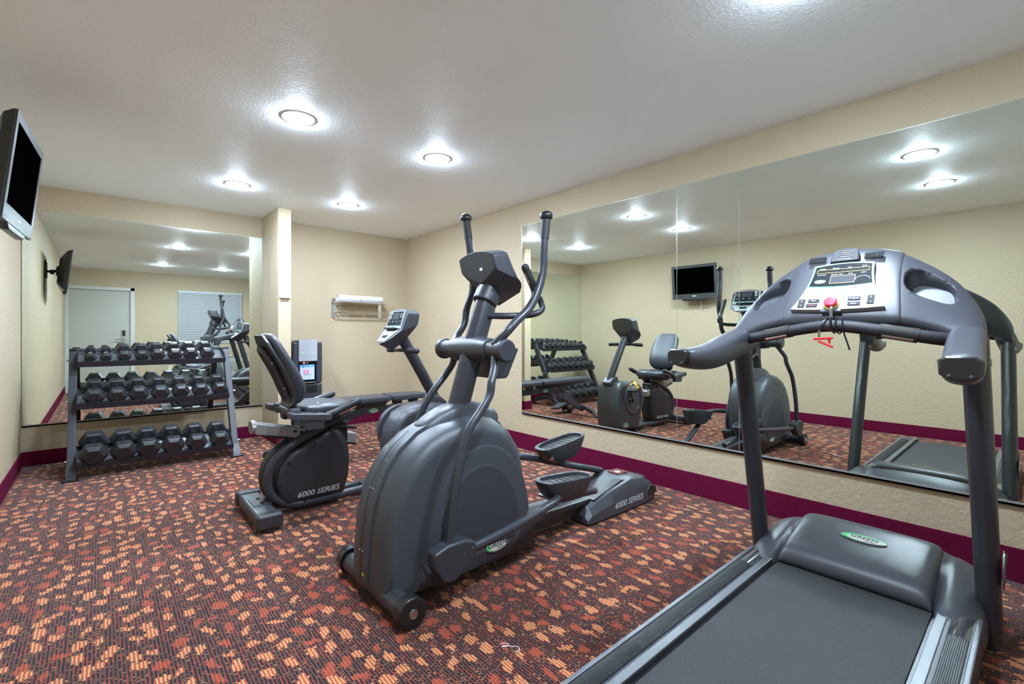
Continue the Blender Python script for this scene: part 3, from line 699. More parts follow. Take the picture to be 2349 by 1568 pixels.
    # console body
    def csec(a):
        """cross-section at lateral distance a from the middle: x, z points"""
        K = [(0, 2.245, 1.470, 2.205, 1.475, 2.030, 1.225, 2.045, 1.165, 2.16, 1.150),
             (.10, 2.245, 1.462, 2.205, 1.466, 2.030, 1.223, 2.045, 1.163, 2.16, 1.150),
             (.165, 2.245, 1.442, 2.200, 1.445, 2.028, 1.220, 2.043, 1.160, 2.16, 1.148),
             (.20, 2.240, 1.415, 2.195, 1.420, 2.030, 1.212, 2.045, 1.155, 2.16, 1.145),
             (.26, 2.235, 1.372, 2.185, 1.378, 2.035, 1.195, 2.05, 1.140, 2.16, 1.135),
             (.31, 2.225, 1.322, 2.175, 1.328, 2.030, 1.172, 2.05, 1.110, 2.15, 1.110),
             (.345, 2.21, 1.272, 2.16, 1.280, 2.020, 1.150, 2.04, 1.080, 2.14, 1.085),
             (.372, 2.19, 1.222, 2.135, 1.232, 2.010, 1.132, 2.03, 1.060, 2.13, 1.060),
             (.388, 2.15, 1.165, 2.09, 1.175, 2.01, 1.11, 2.03, 1.06, 2.11, 1.06)]
        for i in range(len(K) - 1):
            if a <= K[i + 1][0] + 1e-9:
                t = (a - K[i][0]) / (K[i + 1][0] - K[i][0]); v = [K[i][j] + (K[i + 1][j] - K[i][j]) * t for j in range(1, 11)]; break
        bx, bz, tx, tz, fx, fz, lx, lz, ux, uz = v
        return [(bx, bz), (tx, tz), (tx + (fx - tx) * .5, tz + (fz - tz) * .5), (fx, fz), (fx - .004, (fz + lz) / 2), (lx, lz), (ux, uz), (bx + .015, (bz + uz) / 2)]
    A = [0, .08, .16, .20, .24, .28, .31, .335, .36, .378, .388]
    rings = [[(p[0], C - a, p[1]) for p in csec(a)] for a in A[::-1]] + [[(p[0], C + a, p[1]) for p in csec(a)] for a in A[1:]]
    wings = MB().loft(rings).build('console_wings', PLASTIC, r, sub=3)
    cut = []
    for sg in (-1, 1):
        # a scooped tray: an egg-shaped bowl pressed square into the wing face
        c = Vector((2.124, C + sg * .253, 1.304)); up = Vector((.60, 0, .80)); n = Vector((-.80, 0, .60)); yd = Vector((0, sg, 0))
        N = 24; R_ = []
        for e, k in ((.06, 1.04), (.0, 1.0), (-.030, .90), (-.050, .78)):
            ring_ = []
            for q in range(N):
                t = 2 * math.pi * q / N; u = math.cos(t); v = math.sin(t)
                uu = .072 * (abs(u) ** .7) * (1 if u > 0 else -1) * k; vv = .062 * (abs(v) ** .8) * (1 if v > 0 else -1) * k
                ring_.append(c + yd * (uu + 0) + up * (vv - uu * .42 - (.012 if e < -.02 else 0)) + n * e)
            R_.append(ring_)
        cut.append(MB().loft(R_).build('cutter', PLASTIC, None))
    bpy.context.view_layer.update()
    boolean_cut(wings, cut)
    wings.parent = r; 
    # centre display housing
    hs = []
    for y, grow in ((-.172, -.012), (-.170, .004), (-.160, .010), (-.10, .012), (0, .013), (.10, .012), (.160, .010), (.170, .004), (.172, -.012)):
        s_ = csec(abs(y)); cx_ = sum(p[0] for p in s_) / 8; cz_ = sum(p[1] for p in s_) / 8
        fl_ = .012 * 0
        hs.append([(cx_ + (p[0] - cx_) * (1 + grow * 4), C + y * (1 + (.10 if i in (3, 4, 5) else 0)), cz_ + (p[1] - cz_) * (1 + grow * 4)) for i, p in enumerate(s_)])
    house = MB().loft(hs).build('display_housing', PLASTIC, r, sub=2)
    # face plate in the plane of the housing face
    P0 = Vector((2.022, C, 1.228)); P1 = Vector((2.150, C, 1.408)); up = (P1 - P0).normalized(); yd = Vector((0, -1, 0)); n = yd.cross(up)
    def q(u, v, e=.004): return P0 + yd * u + up * v + n * (e + .001)
    H = (P1 - P0).length
    def edge(side, v):       # half width along the height: flared foot, straight top
        t = v / H; return .100 + .052 * (1 - t) ** 2.2
    def plate(v0, v1, inset, e0, e1, nm, m, par, steps=8, bow=.010):
        pts = []
        for k in range(steps + 1): v = v0 + (v1 - v0) * k / steps; pts.append((edge(1, v) - inset, v))
        top = [(x * (edge(1, v1) - inset) , v1 + bow * (1 - x * x)) for x in (.6, .2, -.2, -.6)]
        for k in range(steps, -1, -1): v = v0 + (v1 - v0) * k / steps; pts.append((-(edge(1, v) - inset), v))
        bot = [(x * (edge(1, v0) - inset), v0 - bow * .7 * (1 - x * x)) for x in (-.6, -.2, .2, .6)]
        poly = pts[:steps + 1] + top + pts[steps + 1:] + bot
        return MB().loft([[q(a, b, e) for a, b in poly] for e in (e0, e1)]).build(nm, m, par, ang=30)
    fp = plate(.004, H * .97, .004, -.012, .0075, 'face_plate', SILVER, house)
    plate(H * .50, H * .945, .008, .006, .0082, 'display_border', GREEN, fp)
    dp = plate(H * .512, H * .935, .0105, .007, .0088, 'display', SCREEN, fp)
    def rect(u0, v0, u1, v1, e0, e1, nm, m, par, bev=0):
        return MB().loft([[q(a, b, e) for a, b in ((u0, v0), (u1, v0), (u1, v1), (u0, v1))] for e in (e0, e1)], bevel=bev).build(nm, m, par, smooth=bool(bev))
    def frame(u0, v0, u1, v1, w, nm, m, par):
        b = MB()
        for a in ((u0, v0, u1, v0 + w), (u0, v1 - w, u1, v1), (u0, v0 + w, u0 + w, v1 - w), (u1 - w, v0 + w, u1, v1 - w)):
            b.loft([[q(x, y, e) for x, y in ((a[0], a[1]), (a[2], a[1]), (a[2], a[3]), (a[0], a[3]))] for e in (.0085, .0094)])
        return b.build(nm, m, par, smooth=False)
    frame(-.034, H * .545, .045, H * .715, .0012, 'display_outline', YELLOWP, dp)
    rect(-.0325, H * .552, .0435, H * .708, .0085, .0090, 'dot_display', LCD, dp)
    frame(-.082, H * .79, .084, H * .865, .0010, 'display_outline', YELLOWP, dp)
    for u, v, s_ in ((-.065, .885, 'Calories'), (-.022, .885, 'Distance'), (.022, .885, 'Time'), (.068, .895, 'Speed'), (-.065, .75, 'Heart Rate'), (-.015, .745, 'Distance  Pace'), (.028, .745, 'Pulse'), (.068, .75, 'Incline')):
        text('display_letters', s_, WHITE, dp, q(u, H * v, .0092), tuple(yd), tuple(up), .0062, .0002)
    tb = MB(); tb.loft([[q(.068 + .021 * math.cos(a * math.pi / 20), H * .61 + .014 * math.sin(a * math.pi / 20) + 0, e) for a in range(40)] for e in (.0085, .0086)])
    MB().tube([q(.068 + .022 * math.cos(a * math.pi / 30), H * .60 + .016 * math.sin(a * math.pi / 30), .0092) for a in range(31)], .0009, 6, curve=1).build('track_outline', WHITE, dp)
    tb.bm.free()
    b2 = MB(); N = 24
    b2.loft([[q(-.066 + .019 * math.cos(2 * math.pi * k / N), H * .60 + .0085 * math.sin(2 * math.pi * k / N), e) for k in range(N)] for e in (.0085, .0095)]).build('oval_logo', mat('badge_silver', (.52, .5, .45)), dp)
    # keys
    BTN = mat('button_grey', (.045, .046, .055), .6, spec=.15)
    def button(u, v, w, h, letters=None, m=None, rot=0, m2=YELLOWP):
        b = rect(u - w / 2 - .0015, v - h / 2 - .0015, u + w / 2 + .0015, v + h / 2 + .0015, .005, .0085, 'button', BLACK, fp)
        rect(u - w / 2, v - h / 2, u + w / 2, v + h / 2, .008, .0100, 'button_face', m or BTN, b)
        if letters: text('button_letters', letters, m2, b, q(u, v, .0102), tuple(yd), tuple(up), min(h * .6, .009), .0002)
        return b
    button(-.112, .030, .020, .036); button(.104, .036, .020, .036)
    for u, v in ((-.112, .030), (.104, .036)):
        text('arrow_up', '^', YELLOWP, fp, q(u, v + .008, .0102), tuple(yd), tuple(up), .014, .0002); text('arrow_down', 'v', YELLOWP, fp, q(u, v - .011, .0102), tuple(yd), tuple(up), .011, .0002)
    button(-.072, .040, .034, .013, 'Start', m2=WHITE); button(-.076, .018, .034, .013, 'Stop', m2=RED)
    button(.055, .044, .036, .014, 'Program', m2=WHITE); button(.056, .020, .036, .014, 'Enter', m2=WHITE)
    for v in (H * .40, H * .31):
        MB().loft([[q(.012 + .017 * math.cos(2 * math.pi * k / N), v + .0055 * math.sin(2 * math.pi * k / N), e) for k in range(N)] for e in (.006, .0082)]).build('oval_key', mat('faint_key', (.24, .245, .27), .6, spec=.1), fp)
    rect(.046, H * .425, .061, H * .455, .006, .009, 'key_slot', BLACK, fp, 0)
    frame(-.085, H * .335, -.038, H * .40, .0008, 'programme_outline', GREYP, fp)
    for k, s_ in enumerate('HEART'): text('programme_letters', s_, GREYP, fp, q(-.080 + k * .009, H * .367, .0078), tuple(yd), tuple(up), .006, .0002)
    text('heading', 'PROGRAMS', YELLOWP, fp, q(-.062, H * .435, .0078), tuple(yd), tuple(up), .0065, .0002)
    text('heading', 'INCLINE', YELLOWP, fp, q(-.105, .056, .0078), tuple(yd), tuple(up), .0055, .0002)
    # emergency stop knob
    c = q(-.012, .020, 0)
    MB().loft([[q(a, b, e) for a, b in ((-.045, -.012), (.022, -.012), (.010, .036), (-.028, .036))] for e in (.004, .0085)], bevel=.002).build('stop_recess', PLASTIC, fp)
    MB().cyl(c, c + n * .014, .0245, 36, .002).build('stop_collar', YELLOWP, fp)
    kn = MB().cyl(c + n * .012, c + n * .030, .0215, 36, .007).build('stop_button', RED, fp)
    # fan and speakers along the top edge
    T0 = Vector((2.166, C, 1.430)); tn = n; tup = (Vector((2.20, C, 1.475)) - Vector((2.150, C, 1.408))).normalized()
    def tq(u, v, e=0): return T0 + yd * u + tup * v + n * e
    def arch(w, h, k=8, y0=0): return [(w, y0)] + [(w * math.cos(math.pi * j / (2 * k)) ** .5, y0 + h * math.sin(math.pi * j / (2 * k)) ** .7) for j in range(1, k)] + [(0, y0 + h)] + [(-w * math.cos(math.pi * (k - j) / (2 * k)) ** .5, y0 + h * math.sin(math.pi * (k - j) / (2 * k)) ** .7) for j in range(1, k)] + [(-w, y0)]
    fan = MB().loft([[tq(a, b, e) for a, b in arch(w, h, 8, -.022)] for e, w, h in ((-.02, .046, .068), (.012, .046, .068), (.016, .042, .064))]).build('fan_housing', mat('fan_grey', (.055, .057, .066), .6, spec=.2), house)
    MB().loft([[tq(a, b, e) for a, b in ((-.023, -.014), (.023, -.014), (.023, .038), (-.023, .038))] for e in (.010, .0166)]).build('fan_opening', BLACK, fan, smooth=False)
    lv = MB()
    for k in range(5): lv.loft([[tq(a, -.008 + k * .0105 + b, e) for a, b in ((-.023, 0), (.023, 0), (.023, .0045), (-.023, .0045))] for e in (.014, .0185)])
    lv.build('fan_louvres', mat('fan_grey', (.14, .145, .17)), fan, smooth=False)
    for u0 in (-.122, .060):
        g = MB()
        for k in range(14): g.loft([[tq(u0 + k * .0042 + a, -.002 - abs(u0 + .03) * .0 + b, e) for a, b in ((0, -.010), (.0022, -.010), (.0022, .020), (0, .020))] for e in (.000, .0065)])
        g.build('speaker_slots', mat('matt_black', (.01, .01, .012), .8), house, smooth=False)
    # side arms reaching back to the user
    for sg in (-1, 1):
        R_ = []
        for x, y0, y1, zt, zb in ((2.16, .30, .386, 1.175, 1.080), (2.08, .300, .392, 1.172, 1.062), (1.98, .302, .396, 1.155, 1.040), (1.88, .306, .402, 1.128, 1.015), (1.78, .312, .408, 1.102, 1.000), (1.68, .320, .412, 1.090, 1.005), (1.60, .326, .414, 1.088, 1.018), (1.575, .328, .414, 1.088, 1.024)):
            w_ = (y1 - y0); R_.append([(x, C + sg * a, z) for a, z in ((y0, zt - .018), (y0 + w_ * .2, zt), (y1 - w_ * .2, zt), (y1, zt - .018), (y1 - .003, zb + .022), (y1 - w_ * .25, zb), (y0 + w_ * .25, zb), (y0 + .003, zb + .02))])
        arm = MB().loft(R_).build('side_arm', PLASTIC, r, sub=2)
        R_ = [[(x, C + sg * (.371 + (a - .371) * k), 1.056 + (z - 1.056) * k) for a, z in ((.330, 1.075), (.345, 1.084), (.398, 1.084), (.412, 1.072), (.410, 1.040), (.395, 1.028), (.350, 1.028), (.333, 1.040))] for x, k in ((1.60, .95), (1.578, 1.04), (1.568, .90))]
        cap = MB().loft(R_).build('arm_end_cap', BLACK, arm, ang=60)
        for a in (.352, .392): MB().ball((1.566, C + sg * a, 1.036), .0055, (.6, 1, 1), 10).build('cap_lug', PLASTIC_D, cap)
    # cross grip bar with heart sensors
    bar = [(2.06, C + .335, 1.118), (2.02, C + .27, 1.128), (1.995, C + .16, 1.148), (1.985, C, 1.170), (1.995, C - .16, 1.148), (2.02, C - .27, 1.128), (2.06, C - .335, 1.118)]
    gb = MB().tube(bar, .0215, 20).build('grip_bar', FOAM, r)
    for sg in (-1, 1):
        a_ = Vector((2.010, C + sg * .235, 1.134)); b_ = Vector((1.992, C + sg * .135, 1.153))
        sl = MB().tube([a_, b_], .0245, 20, curve=1).build('sensor_sleeve', RUBBER, gb)
        for dx, dz, m in ((-.014, .0175, CHROME), (-.016, -.0165, mat('copper_plate', (.55, .38, .33), .25, metal=.9))):
            d_ = Vector((dx, 0, dz))
            MB().tube([a_ + d_ * .92 + (b_ - a_) * .1, a_ + d_ * .92 + (b_ - a_) * .9], .0065, 8, curve=1).build('sensor_plate', m, sl)
        MB().box((2.085, C + sg * .352, 1.095), (.07, .05, .06), .01).build('bar_mount', PLASTIC_D, gb)
    return r, c, n, yd
tm, KN, KN_N, KN_Y = treadmill()
# safety key: its own clip and cord, hung over the grip bar
sk = thing('safety_key_clip', 'red clip on a black cord wound round the treadmill grip bar', 'safety clip', (1.985, .52, 1.17))
k0 = KN + KN_N * .026 + Vector((-.002, -.006, -.018))
pl = MB().tube([k0 + Vector((.004, 0, .010)), k0 + Vector((-.010, 0, -.012))], .0052, 10, curve=1).tube([k0 + Vector((-.010, 0, -.010)), k0 + Vector((-.008, 0, -.045))], .0058, 10, curve=1).build('plug', mat('steel_tip', (.35, .35, .36), .3, metal=.8), sk)
yb = .50
cordp = [k0 + Vector((-.008, 0, -.045)), (1.965, yb + .004, 1.20), (1.953, yb + .002, 1.180), (1.962, yb - .002, 1.152), (1.985, yb - .004, 1.144), (2.008, yb - .004, 1.160), (2.004, yb - .006, 1.190), (1.980, yb - .010, 1.1965), (1.958, yb - .012, 1.180), (1.962, yb - .016, 1.150), (1.988, yb - .020, 1.143), (2.010, yb - .022, 1.163), (1.998, yb - .026, 1.192), (1.972, yb - .030, 1.192), (1.957, yb - .034, 1.165), (1.968, yb - .038, 1.135), (1.972, yb - .046, 1.105), (1.974, yb - .050, 1.088)]
MB().tube(cordp, .0026, 8).ball(cordp[-1], .004).build('cord', BLACK, sk)
MB().tube([(2.004, yb + .012, 1.187), (1.980, yb + .018, 1.1965), (1.957, yb + .026, 1.180), (1.955, yb + .034, 1.155), (1.958, yb + .038, 1.130)], .0026, 8).build('cord', BLACK, sk)
MB().tube([(1.955, yb + .036, 1.152), (1.957, yb + .038, 1.136)], .0045, 10, curve=1).build('crimp', STEEL, sk)
cl = MB().box((1.958, yb + .025, 1.124), (.014, .060, .008), .003, rot=Matrix.Rotation(-.06, 3, 'X')).box((1.958, yb + .018, 1.104), (.014, .052, .007), .003, rot=Matrix.Rotation(.42, 3, 'X')).cyl((1.958, yb + .006, 1.107), (1.958, yb + .006, 1.126), .004, 10).build('clip', REDCLIP, sk)

# ------------------------------------------------------------------ recumbent exercise bike
def recumbent():
    C = 3.22
    r = thing('recumbent_bike', 'black recumbent exercise bike with reclined backrest and sloping seat rail', 'exercise bike', (1.3, C, 0))
    st = MB().span((.675, C - .25, .030), (.80, C + .25, .098), .018, 3).build('rear_stabilizer', PLASTIC, r)
    for sg in (-1, 1):
        e = MB().span((.664, C + sg * .215, .018), (.811, C + sg * .295, .110), .022, 3).build('end_cap', PLASTIC_D, r)
        MB().cyl((.74, C + sg * .255, 0), (.74, C + sg * .255, .02), .035, 20).build('levelling_foot', RUBBER, r)
    pt = MB().span((.70, C - .075, .096), (.80, C + .075, .103), .002).build('mount_plate', PLASTIC, r)
    for y in (-.05, .05): MB().cyl((.75, C + y, .10), (.75, C + y, .110), .010, 6).build('bolt', BLACK, r)
    MB().prism([(.80, .05), (.90, .03), (.90, .075), (.80, .095)], 1, C - .04, C + .04, .006).build('rear_neck', TUBE, r)
    # side frame: two bent tubes joined over the shroud
    tp = [(1.80, .060), (1.40, .056), (1.05, .050), (.905, .066), (.815, .125), (.782, .215), (.800, .320), (.875, .405), (.985, .470), (1.12, .530), (1.26, .588)]
    for sg in (-1, 1):
        MB().tube([(x, C + sg * (.055 if x < 1.5 else .045), z) for x, z in tp], .028, 16).build('frame_tube', TUBE, r)
    MB().span((1.40, C - .05, .035), (1.80, C + .05, .085), .01).build('floor_beam', TUBE, r)
    pr = [(.88, .060), (1.25, .070), (1.285, .18), (1.292, .30), (1.275, .41), (1.235, .49), (1.17, .525), (1.03, .46), (.90, .39), (.835, .31), (.815, .22), (.835, .12)]
    sh = MB().loft([[(a, C + y, b) for a, b in inset_poly(pr, d)] for y, d in ((-.092, .05), (-.085, .018), (-.070, .004), (0, 0), (.070, .004), (.085, .018), (.092, .05))]).build('frame_shroud', mat('bike_shroud', (.022, .023, .028), .42, noise=.04), r, ang=40)
    MB().tube([(1.20, C - .090, .455), (1.05, C - .0935, .385), (.93, C - .0935, .325), (.885, C - .0935, .25), (.885, C - .0935, .17), (.92, C - .0935, .115), (1.0, C - .0935, .098), (1.16, C - .0935, .102)], .0022, 6).build('shroud_line', TUBE, sh)
    for p in ((.895, .33), (1.17, .478), (1.0, .082)): MB().cyl((p[0], C - .095, p[1]), (p[0], C - .085, p[1]), .010, 14).build('bolt', BLACK, sh)
    text('lettering', '6000 SERIES', GREYP, sh, (1.075, C - .0955, .118), (1, 0, .012), (0, 0, 1), .046, .0006, .22, 1.15, bold=.0008)
    MB().prism([(.90, .52), (1.30, .50), (1.24, .44), (1.06, .36), (1.03, .36)][::-1], 1, C - .035, C + .035, .01).build('seat_strut', mat('strut_plastic', (.02, .02, .024), .4), r)
    # rail
    def rl(x, dz=0): return .600 - (x - .70) * .235 + dz
    ra = MB().prism([(.715, rl(.715, -.07)), (1.345, rl(1.345, -.07)), (1.355, rl(1.345, 0)), (.70, rl(.70, 0))], 1, C - .052, C + .052, .008).build('seat_rail', ALU, r)
    MB().loft([[(.70 - dx, C + .056 * math.cos(t), rl(.70, -.032) + .042 * math.sin(t)) for t in [2 * math.pi * k / 20 for k in range(20)]] for dx in (-.02, .004)], bevel=.003).build('rail_end_cap', ALU, ra)
    MB().prism([(.78, rl(.78, -.066)), (1.34, rl(1.34, -.066)), (1.34, rl(1.34, -.078)), (.78, rl(.78, -.078))], 1, C - .058, C + .058).build('rail_slot', BLACK, ra)
    for x in (.93, .97): MB().span((x, C - .054, rl(x, -.035)), (x + .022, C - .051, rl(x, -.020))).build('rail_slot', BLACK, ra)
    # carriage with lever
    MB().prism([(.99, rl(.99, -.055)), (1.28, rl(1.28, -.055)), (1.28, rl(1.28, .07)), (1.21, rl(1.21, .10)), (1.03, rl(1.03, .09))][::1], 1, C - .064, C + .064, .006).build('seat_carriage', BLACK, r)
    screws(r, [(1.02, C - .064, .49), (1.10, C - .064, .475), (1.17, C - .064, .46), (1.24, C - .064, .445)], .007)
    lv = MB().tube([(1.13, C - .075, .505), (1.16, C - .085, .50), (1.19, C - .088, .525), (1.33, C - .088, .495)], .010, 10).build('seat_lever', BLACK, r)
    # seat
    def seat_ring(k, z):
        out = []
        for i in range(32):
            t = 2 * math.pi * i / 32; x = math.cos(t); y = math.sin(t)
            w = .205 - .02 * x
            out.append((1.125 + .180 * k * (abs(x) ** .7) * (1 if x > 0 else -1), C + w * k * (abs(y) ** .75) * (1 if y > 0 else -1), z + (.022 * x * x * (1 if x > 0 else .6) + .03 * y * y * (1 - .6 * max(0, x)) if z > .63 else .01 * x)))
        return out
    se = MB().loft([seat_ring(.72, .590), seat_ring(.92, .598), seat_ring(1.0, .618), seat_ring(1.0, .640), seat_ring(.93, .662), seat_ring(.6, .664), seat_ring(.15, .656)]).build('seat', VINYL, r, ang=60)
    MB().loft([seat_ring(.60, .570), seat_ring(.80, .580), seat_ring(.80, .590)]).build('seat_base', BLACK, se)
    # backrest pad: outline across, curved along the back
    path = [(.925, .690), (.943, .715), (.946, .78), (.920, .835), (.893, .90), (.858, .97), (.815, 1.05), (.790, 1.10), (.770, 1.145)]
    hw = [.110, .150, .172, .178, .180, .176, .165, .150, .100]
    th = [.040, .074, .088, .096, .086, .074, .066, .062, .040]
    R_ = []
    for (x, z), w, t in zip(path, hw, th):
        ring_ = []
        for q in range(20):
            a = 2 * math.pi * q / 20; cc = math.cos(a); ss = math.sin(a)
            lat = w * (abs(cc) ** .5) * (1 if cc > 0 else -1); n_ = t * .5 * (abs(ss) ** .6) * (1 if ss > 0 else -1)
            n_ += .012 * (lat / w) ** 2
            ring_.append((x + n_ * .92, C + lat, z + n_ * .38))
        R_.append(ring_)
    bk = MB().loft(R_).build('backrest', VINYL, r, sub=1)
    shl = MB().loft([[(x - .036 + n_ * .02, C + w * s_ * .88, z - .012 + n_ * 0) for n_, s_ in ((0, -1), (0, 1), (1.1, 1), (1.1, -1))] for (x, z), w in zip(path, hw)], bevel=.006).build('backrest_shell', PLASTIC_D, bk)
    for sg in (-1, 1):
        f_ = MB().tube([(.955, C + sg * .055, .640), (.895, C + sg * .055, .76), (.845, C + sg * .055, .88), (.800, C + sg * .055, .97), (.765, C + sg * .040, 1.03), (.752, C, 1.05)], .020, 14).build('back_frame', TUBE, r)
        screws(f_, [(.872, C + sg * .055 - .02, .80), (.800, C + sg * .055 - .02, .96)], .006)
    MB().cyl((.905, C - .16, .650), (.905, C + .16, .650), .027, 20).build('cross_tube', TUBE, r)
    # arm loops with cup trays and pulse grips
    for sg in (-1, 1):
        y = C + sg * .245
        tr = MB().loft([[(.975 + a * k, y + b * k, z - (a * .12)) for a, b in ((-.125, -.045), (-.10, -.058), (.08, -.045), (.125, -.022), (.125, .022), (.08, .045), (-.10, .058), (-.125, .045))] for z, k in ((.612, .90), (.618, 1), (.650, 1), (.656, .94))], bevel=.003).build('armrest', PLASTIC, r)
        MB().loft([[(.945 + a * k, y + b * k, z - (a * .12)) for a, b in ((-.06, -.022), (.05, -.022), (.075, 0), (.05, .022), (-.06, .022), (-.075, 0))] for z, k in ((.646, .9), (.662, 1))]).build('cup_hole', BLACK, tr)
        MB().loft([[(.995 + a * k, y + b * k, z) for a, b in ((-.06, -.04), (.06, -.04), (.06, .04), (-.06, .04))] for z, k in ((.555, .85), (.62, 1))], bevel=.008).build('cup_holder', PLASTIC, tr)
        g_ = MB().tube([(1.07, y, .628), (1.13, y, .645), (1.20, y - sg * .005, .672), (1.285, y - sg * .01, .700)], .0225, 16, curve=4).ball((1.285, y - sg * .01, .700), .0225).build('pulse_grip', FOAM, r)
        for dz in (.0215, -.0215): MB().tube([(1.15, y - .002, .652 + dz), (1.265, y - sg * .008, .693 + dz)], .008, 8, curve=1).build('sensor_plate', CHROME, g_)
        MB().box((.905, y - sg * .085, .650), (.06, .07, .065), .012).build('arm_bracket', PLASTIC, r)
    # front housing with the flywheel drum
    hp = [(1.66, .055), (2.02, .055), (2.085, .12), (2.095, .35), (2.075, .53), (2.03, .600), (1.93, .615), (1.80, .605), (1.68, .55), (1.61, .45), (1.59, .35), (1.60, .18)]
    body = MB().loft([[(a, C + y, b) for a, b in inset_poly(hp, d)] for y, d in ((-.150, .06), (-.145, .030), (-.120, .010), (-.07, 0), (.07, 0), (.120, .010), (.145, .030), (.150, .06))]).build('flywheel_housing', PLASTIC, r, ang=45)
    for sg in (-1, 1):
        c0 = Vector((1.775, C, .405)); rr = [(.10, .185), (.135, .190), (.158, .180), (.166, .165), (.166, .140), (.160, .128), (.160, .05)]
        dr = MB().loft([[(c0.x + q * math.cos(2 * math.pi * k / 48), C + sg * y, c0.z + q * math.sin(2 * math.pi * k / 48)) for k in range(48)] for y, q in rr]).build('flywheel_drum', PLASTIC, r, ang=40)
        MB().torus((c0.x, C + sg * .162, c0.z), .118, .004, (0, 1, 0), 48).build('drum_ring', BLACK, dr)
    screws(body, [(1.592, C - .02, .43), (1.592, C + .02, .43)], .005, (-1, 0, 0))
    MB().cyl((1.86, C - .20, .40), (1.86, C + .20, .40), .018, 16).build('crank_axle', STEEL, r)
    for sg, (px, pz), tilt in ((-1, (1.945, .54), .35), (1, (1.775, .27), -.5)):
        y = C + sg * .195
        cr = MB().tube([(1.86, y, .40), (px, y + sg * .012, pz)], .016, 12, curve=1, flat=.6).ball((1.86, y, .40), .024, (1, .7, 1), 14).build('crank_arm', BLACK, r)
        pc = Vector((px, y + sg * .075, pz)); Rm = Matrix.Rotation(tilt, 3, 'Y')
        p_ = MB().box(pc, (.125, .100, .026), .008, rot=Rm).build('foot_pedal', RUBBER, r)
        sp = [pc + Rm @ Vector((0.01, (.055) * math.cos(t), .012 + .075 * math.sin(t))) for t in [math.pi * k / 10 for k in range(11)]]
        b = MB()
        b.loft([[p + Rm @ Vector((dx, 0, 0)) for dx in (-.016, .016)] + [p + Rm @ Vector((dx, 0, .004)) for dx in (.016, -.016)] for p in sp]); b.build('pedal_strap', YELLOW, p_)
        MB().ball(sp[5] + Rm @ Vector((0, 0, .006)), .014, (1, 1, .8), 12).build('strap_buckle', BLACK, p_)
    if True:
        pc = Vector((1.505, C + .16, .36))
    MB().prism([(1.93, .60), (2.08, .56), (2.10, .60), (2.03, .655), (1.95, .665)], 1, C - .06, C + .06, .015).build('mast_collar', SILVER if False else PLASTIC, r)
    MB().tube([(2.045, C, .58), (1.90, C, .83), (1.735, C, 1.10)], .043, 24, curve=1, flat=.85).build('mast', TUBE, r)
    console_pod(r, C, -1, [(1.700, 1.330), (1.650, 1.175), (1.535, 1.068)], [(1.800, 1.325), (1.775, 1.135), (1.640, 1.015)], .140)
    hb = MB().tube([(1.715, C - .155, 1.020), (1.705, C, 1.020), (1.715, C + .155, 1.020)], .014, 14).build('front_handlebar', TUBE, r)
    for sg in (-1, 1): MB().tube([(1.712, C + sg * .115, 1.02), (1.728, C + sg * .215, 1.018)], .0205, 16, curve=1).ball((1.728, C + sg * .215, 1.018), .0215).build('handlebar_grip', FOAM, hb)
    badge(r, (1.93, C - .1505, .13), (1, 0, 0), (0, 0, 1), .11, .055)
    for x in (1.70, 2.0):
        MB().span((x - .03, C - .14, 0), (x + .03, C + .14, .056), .01).build('front_foot', RUBBER, r)
    return r
recumbent()
# ------------------------------------------------------------------ dumbbell rack and dumbbells
RX0, RX1 = -.165, .965
TILT = math.radians(20)
def post_y(z): return 5.03 + z * .49
rk = thing('dumbbell_rack', 'black three-tier steel dumbbell rack standing against the left back mirror', 'dumbbell rack', ((RX0 + RX1) / 2, 5.25, 0))
for x in (RX0, RX1):
    Rp = Matrix.Rotation(-math.atan(.49), 3, 'X')
    L_ = .99 * math.sqrt(1 + .49 ** 2) - .10
    mid = Vector((x, post_y(.53), .53))
    p = MB().box(mid, (.052, .072, L_), .004, rot=Rp).build('upright', RACKM, rk)
    MB().box((x, post_y(.99) + .002, .992), (.054, .078, .016), .004, rot=Rp).build('post_cap', BLACK, p)
    ft = MB().loft([[(x - w / 2, y - .0, z), (x + w / 2, y, z), (x + w / 2, y2, z2), (x - w / 2, y2, z2)] for y, z, y2, z2, w in
                    ((4.955, .010, 4.965, .016, .058), (5.00, .035, 5.03, .10, .058), (5.07, .085, 5.10, .145, .058), (5.25, .115, 5.25, .165, .058), (5.42, .085, 5.40, .145, .058), (5.52, .035, 5.50, .09, .058), (5.565, .008, 5.56, .016, .058))], bevel=.003).build('curved_foot', RACKM, rk)
    MB().span((x - .048, 4.935, 0), (x + .048, 5.03, .014), .003).build('foot_pad', BLACK, ft)
    MB().span((x - .048, 5.50, 0), (x + .048, 5.59, .014), .003).build('foot_pad', BLACK, ft)
tiers = []
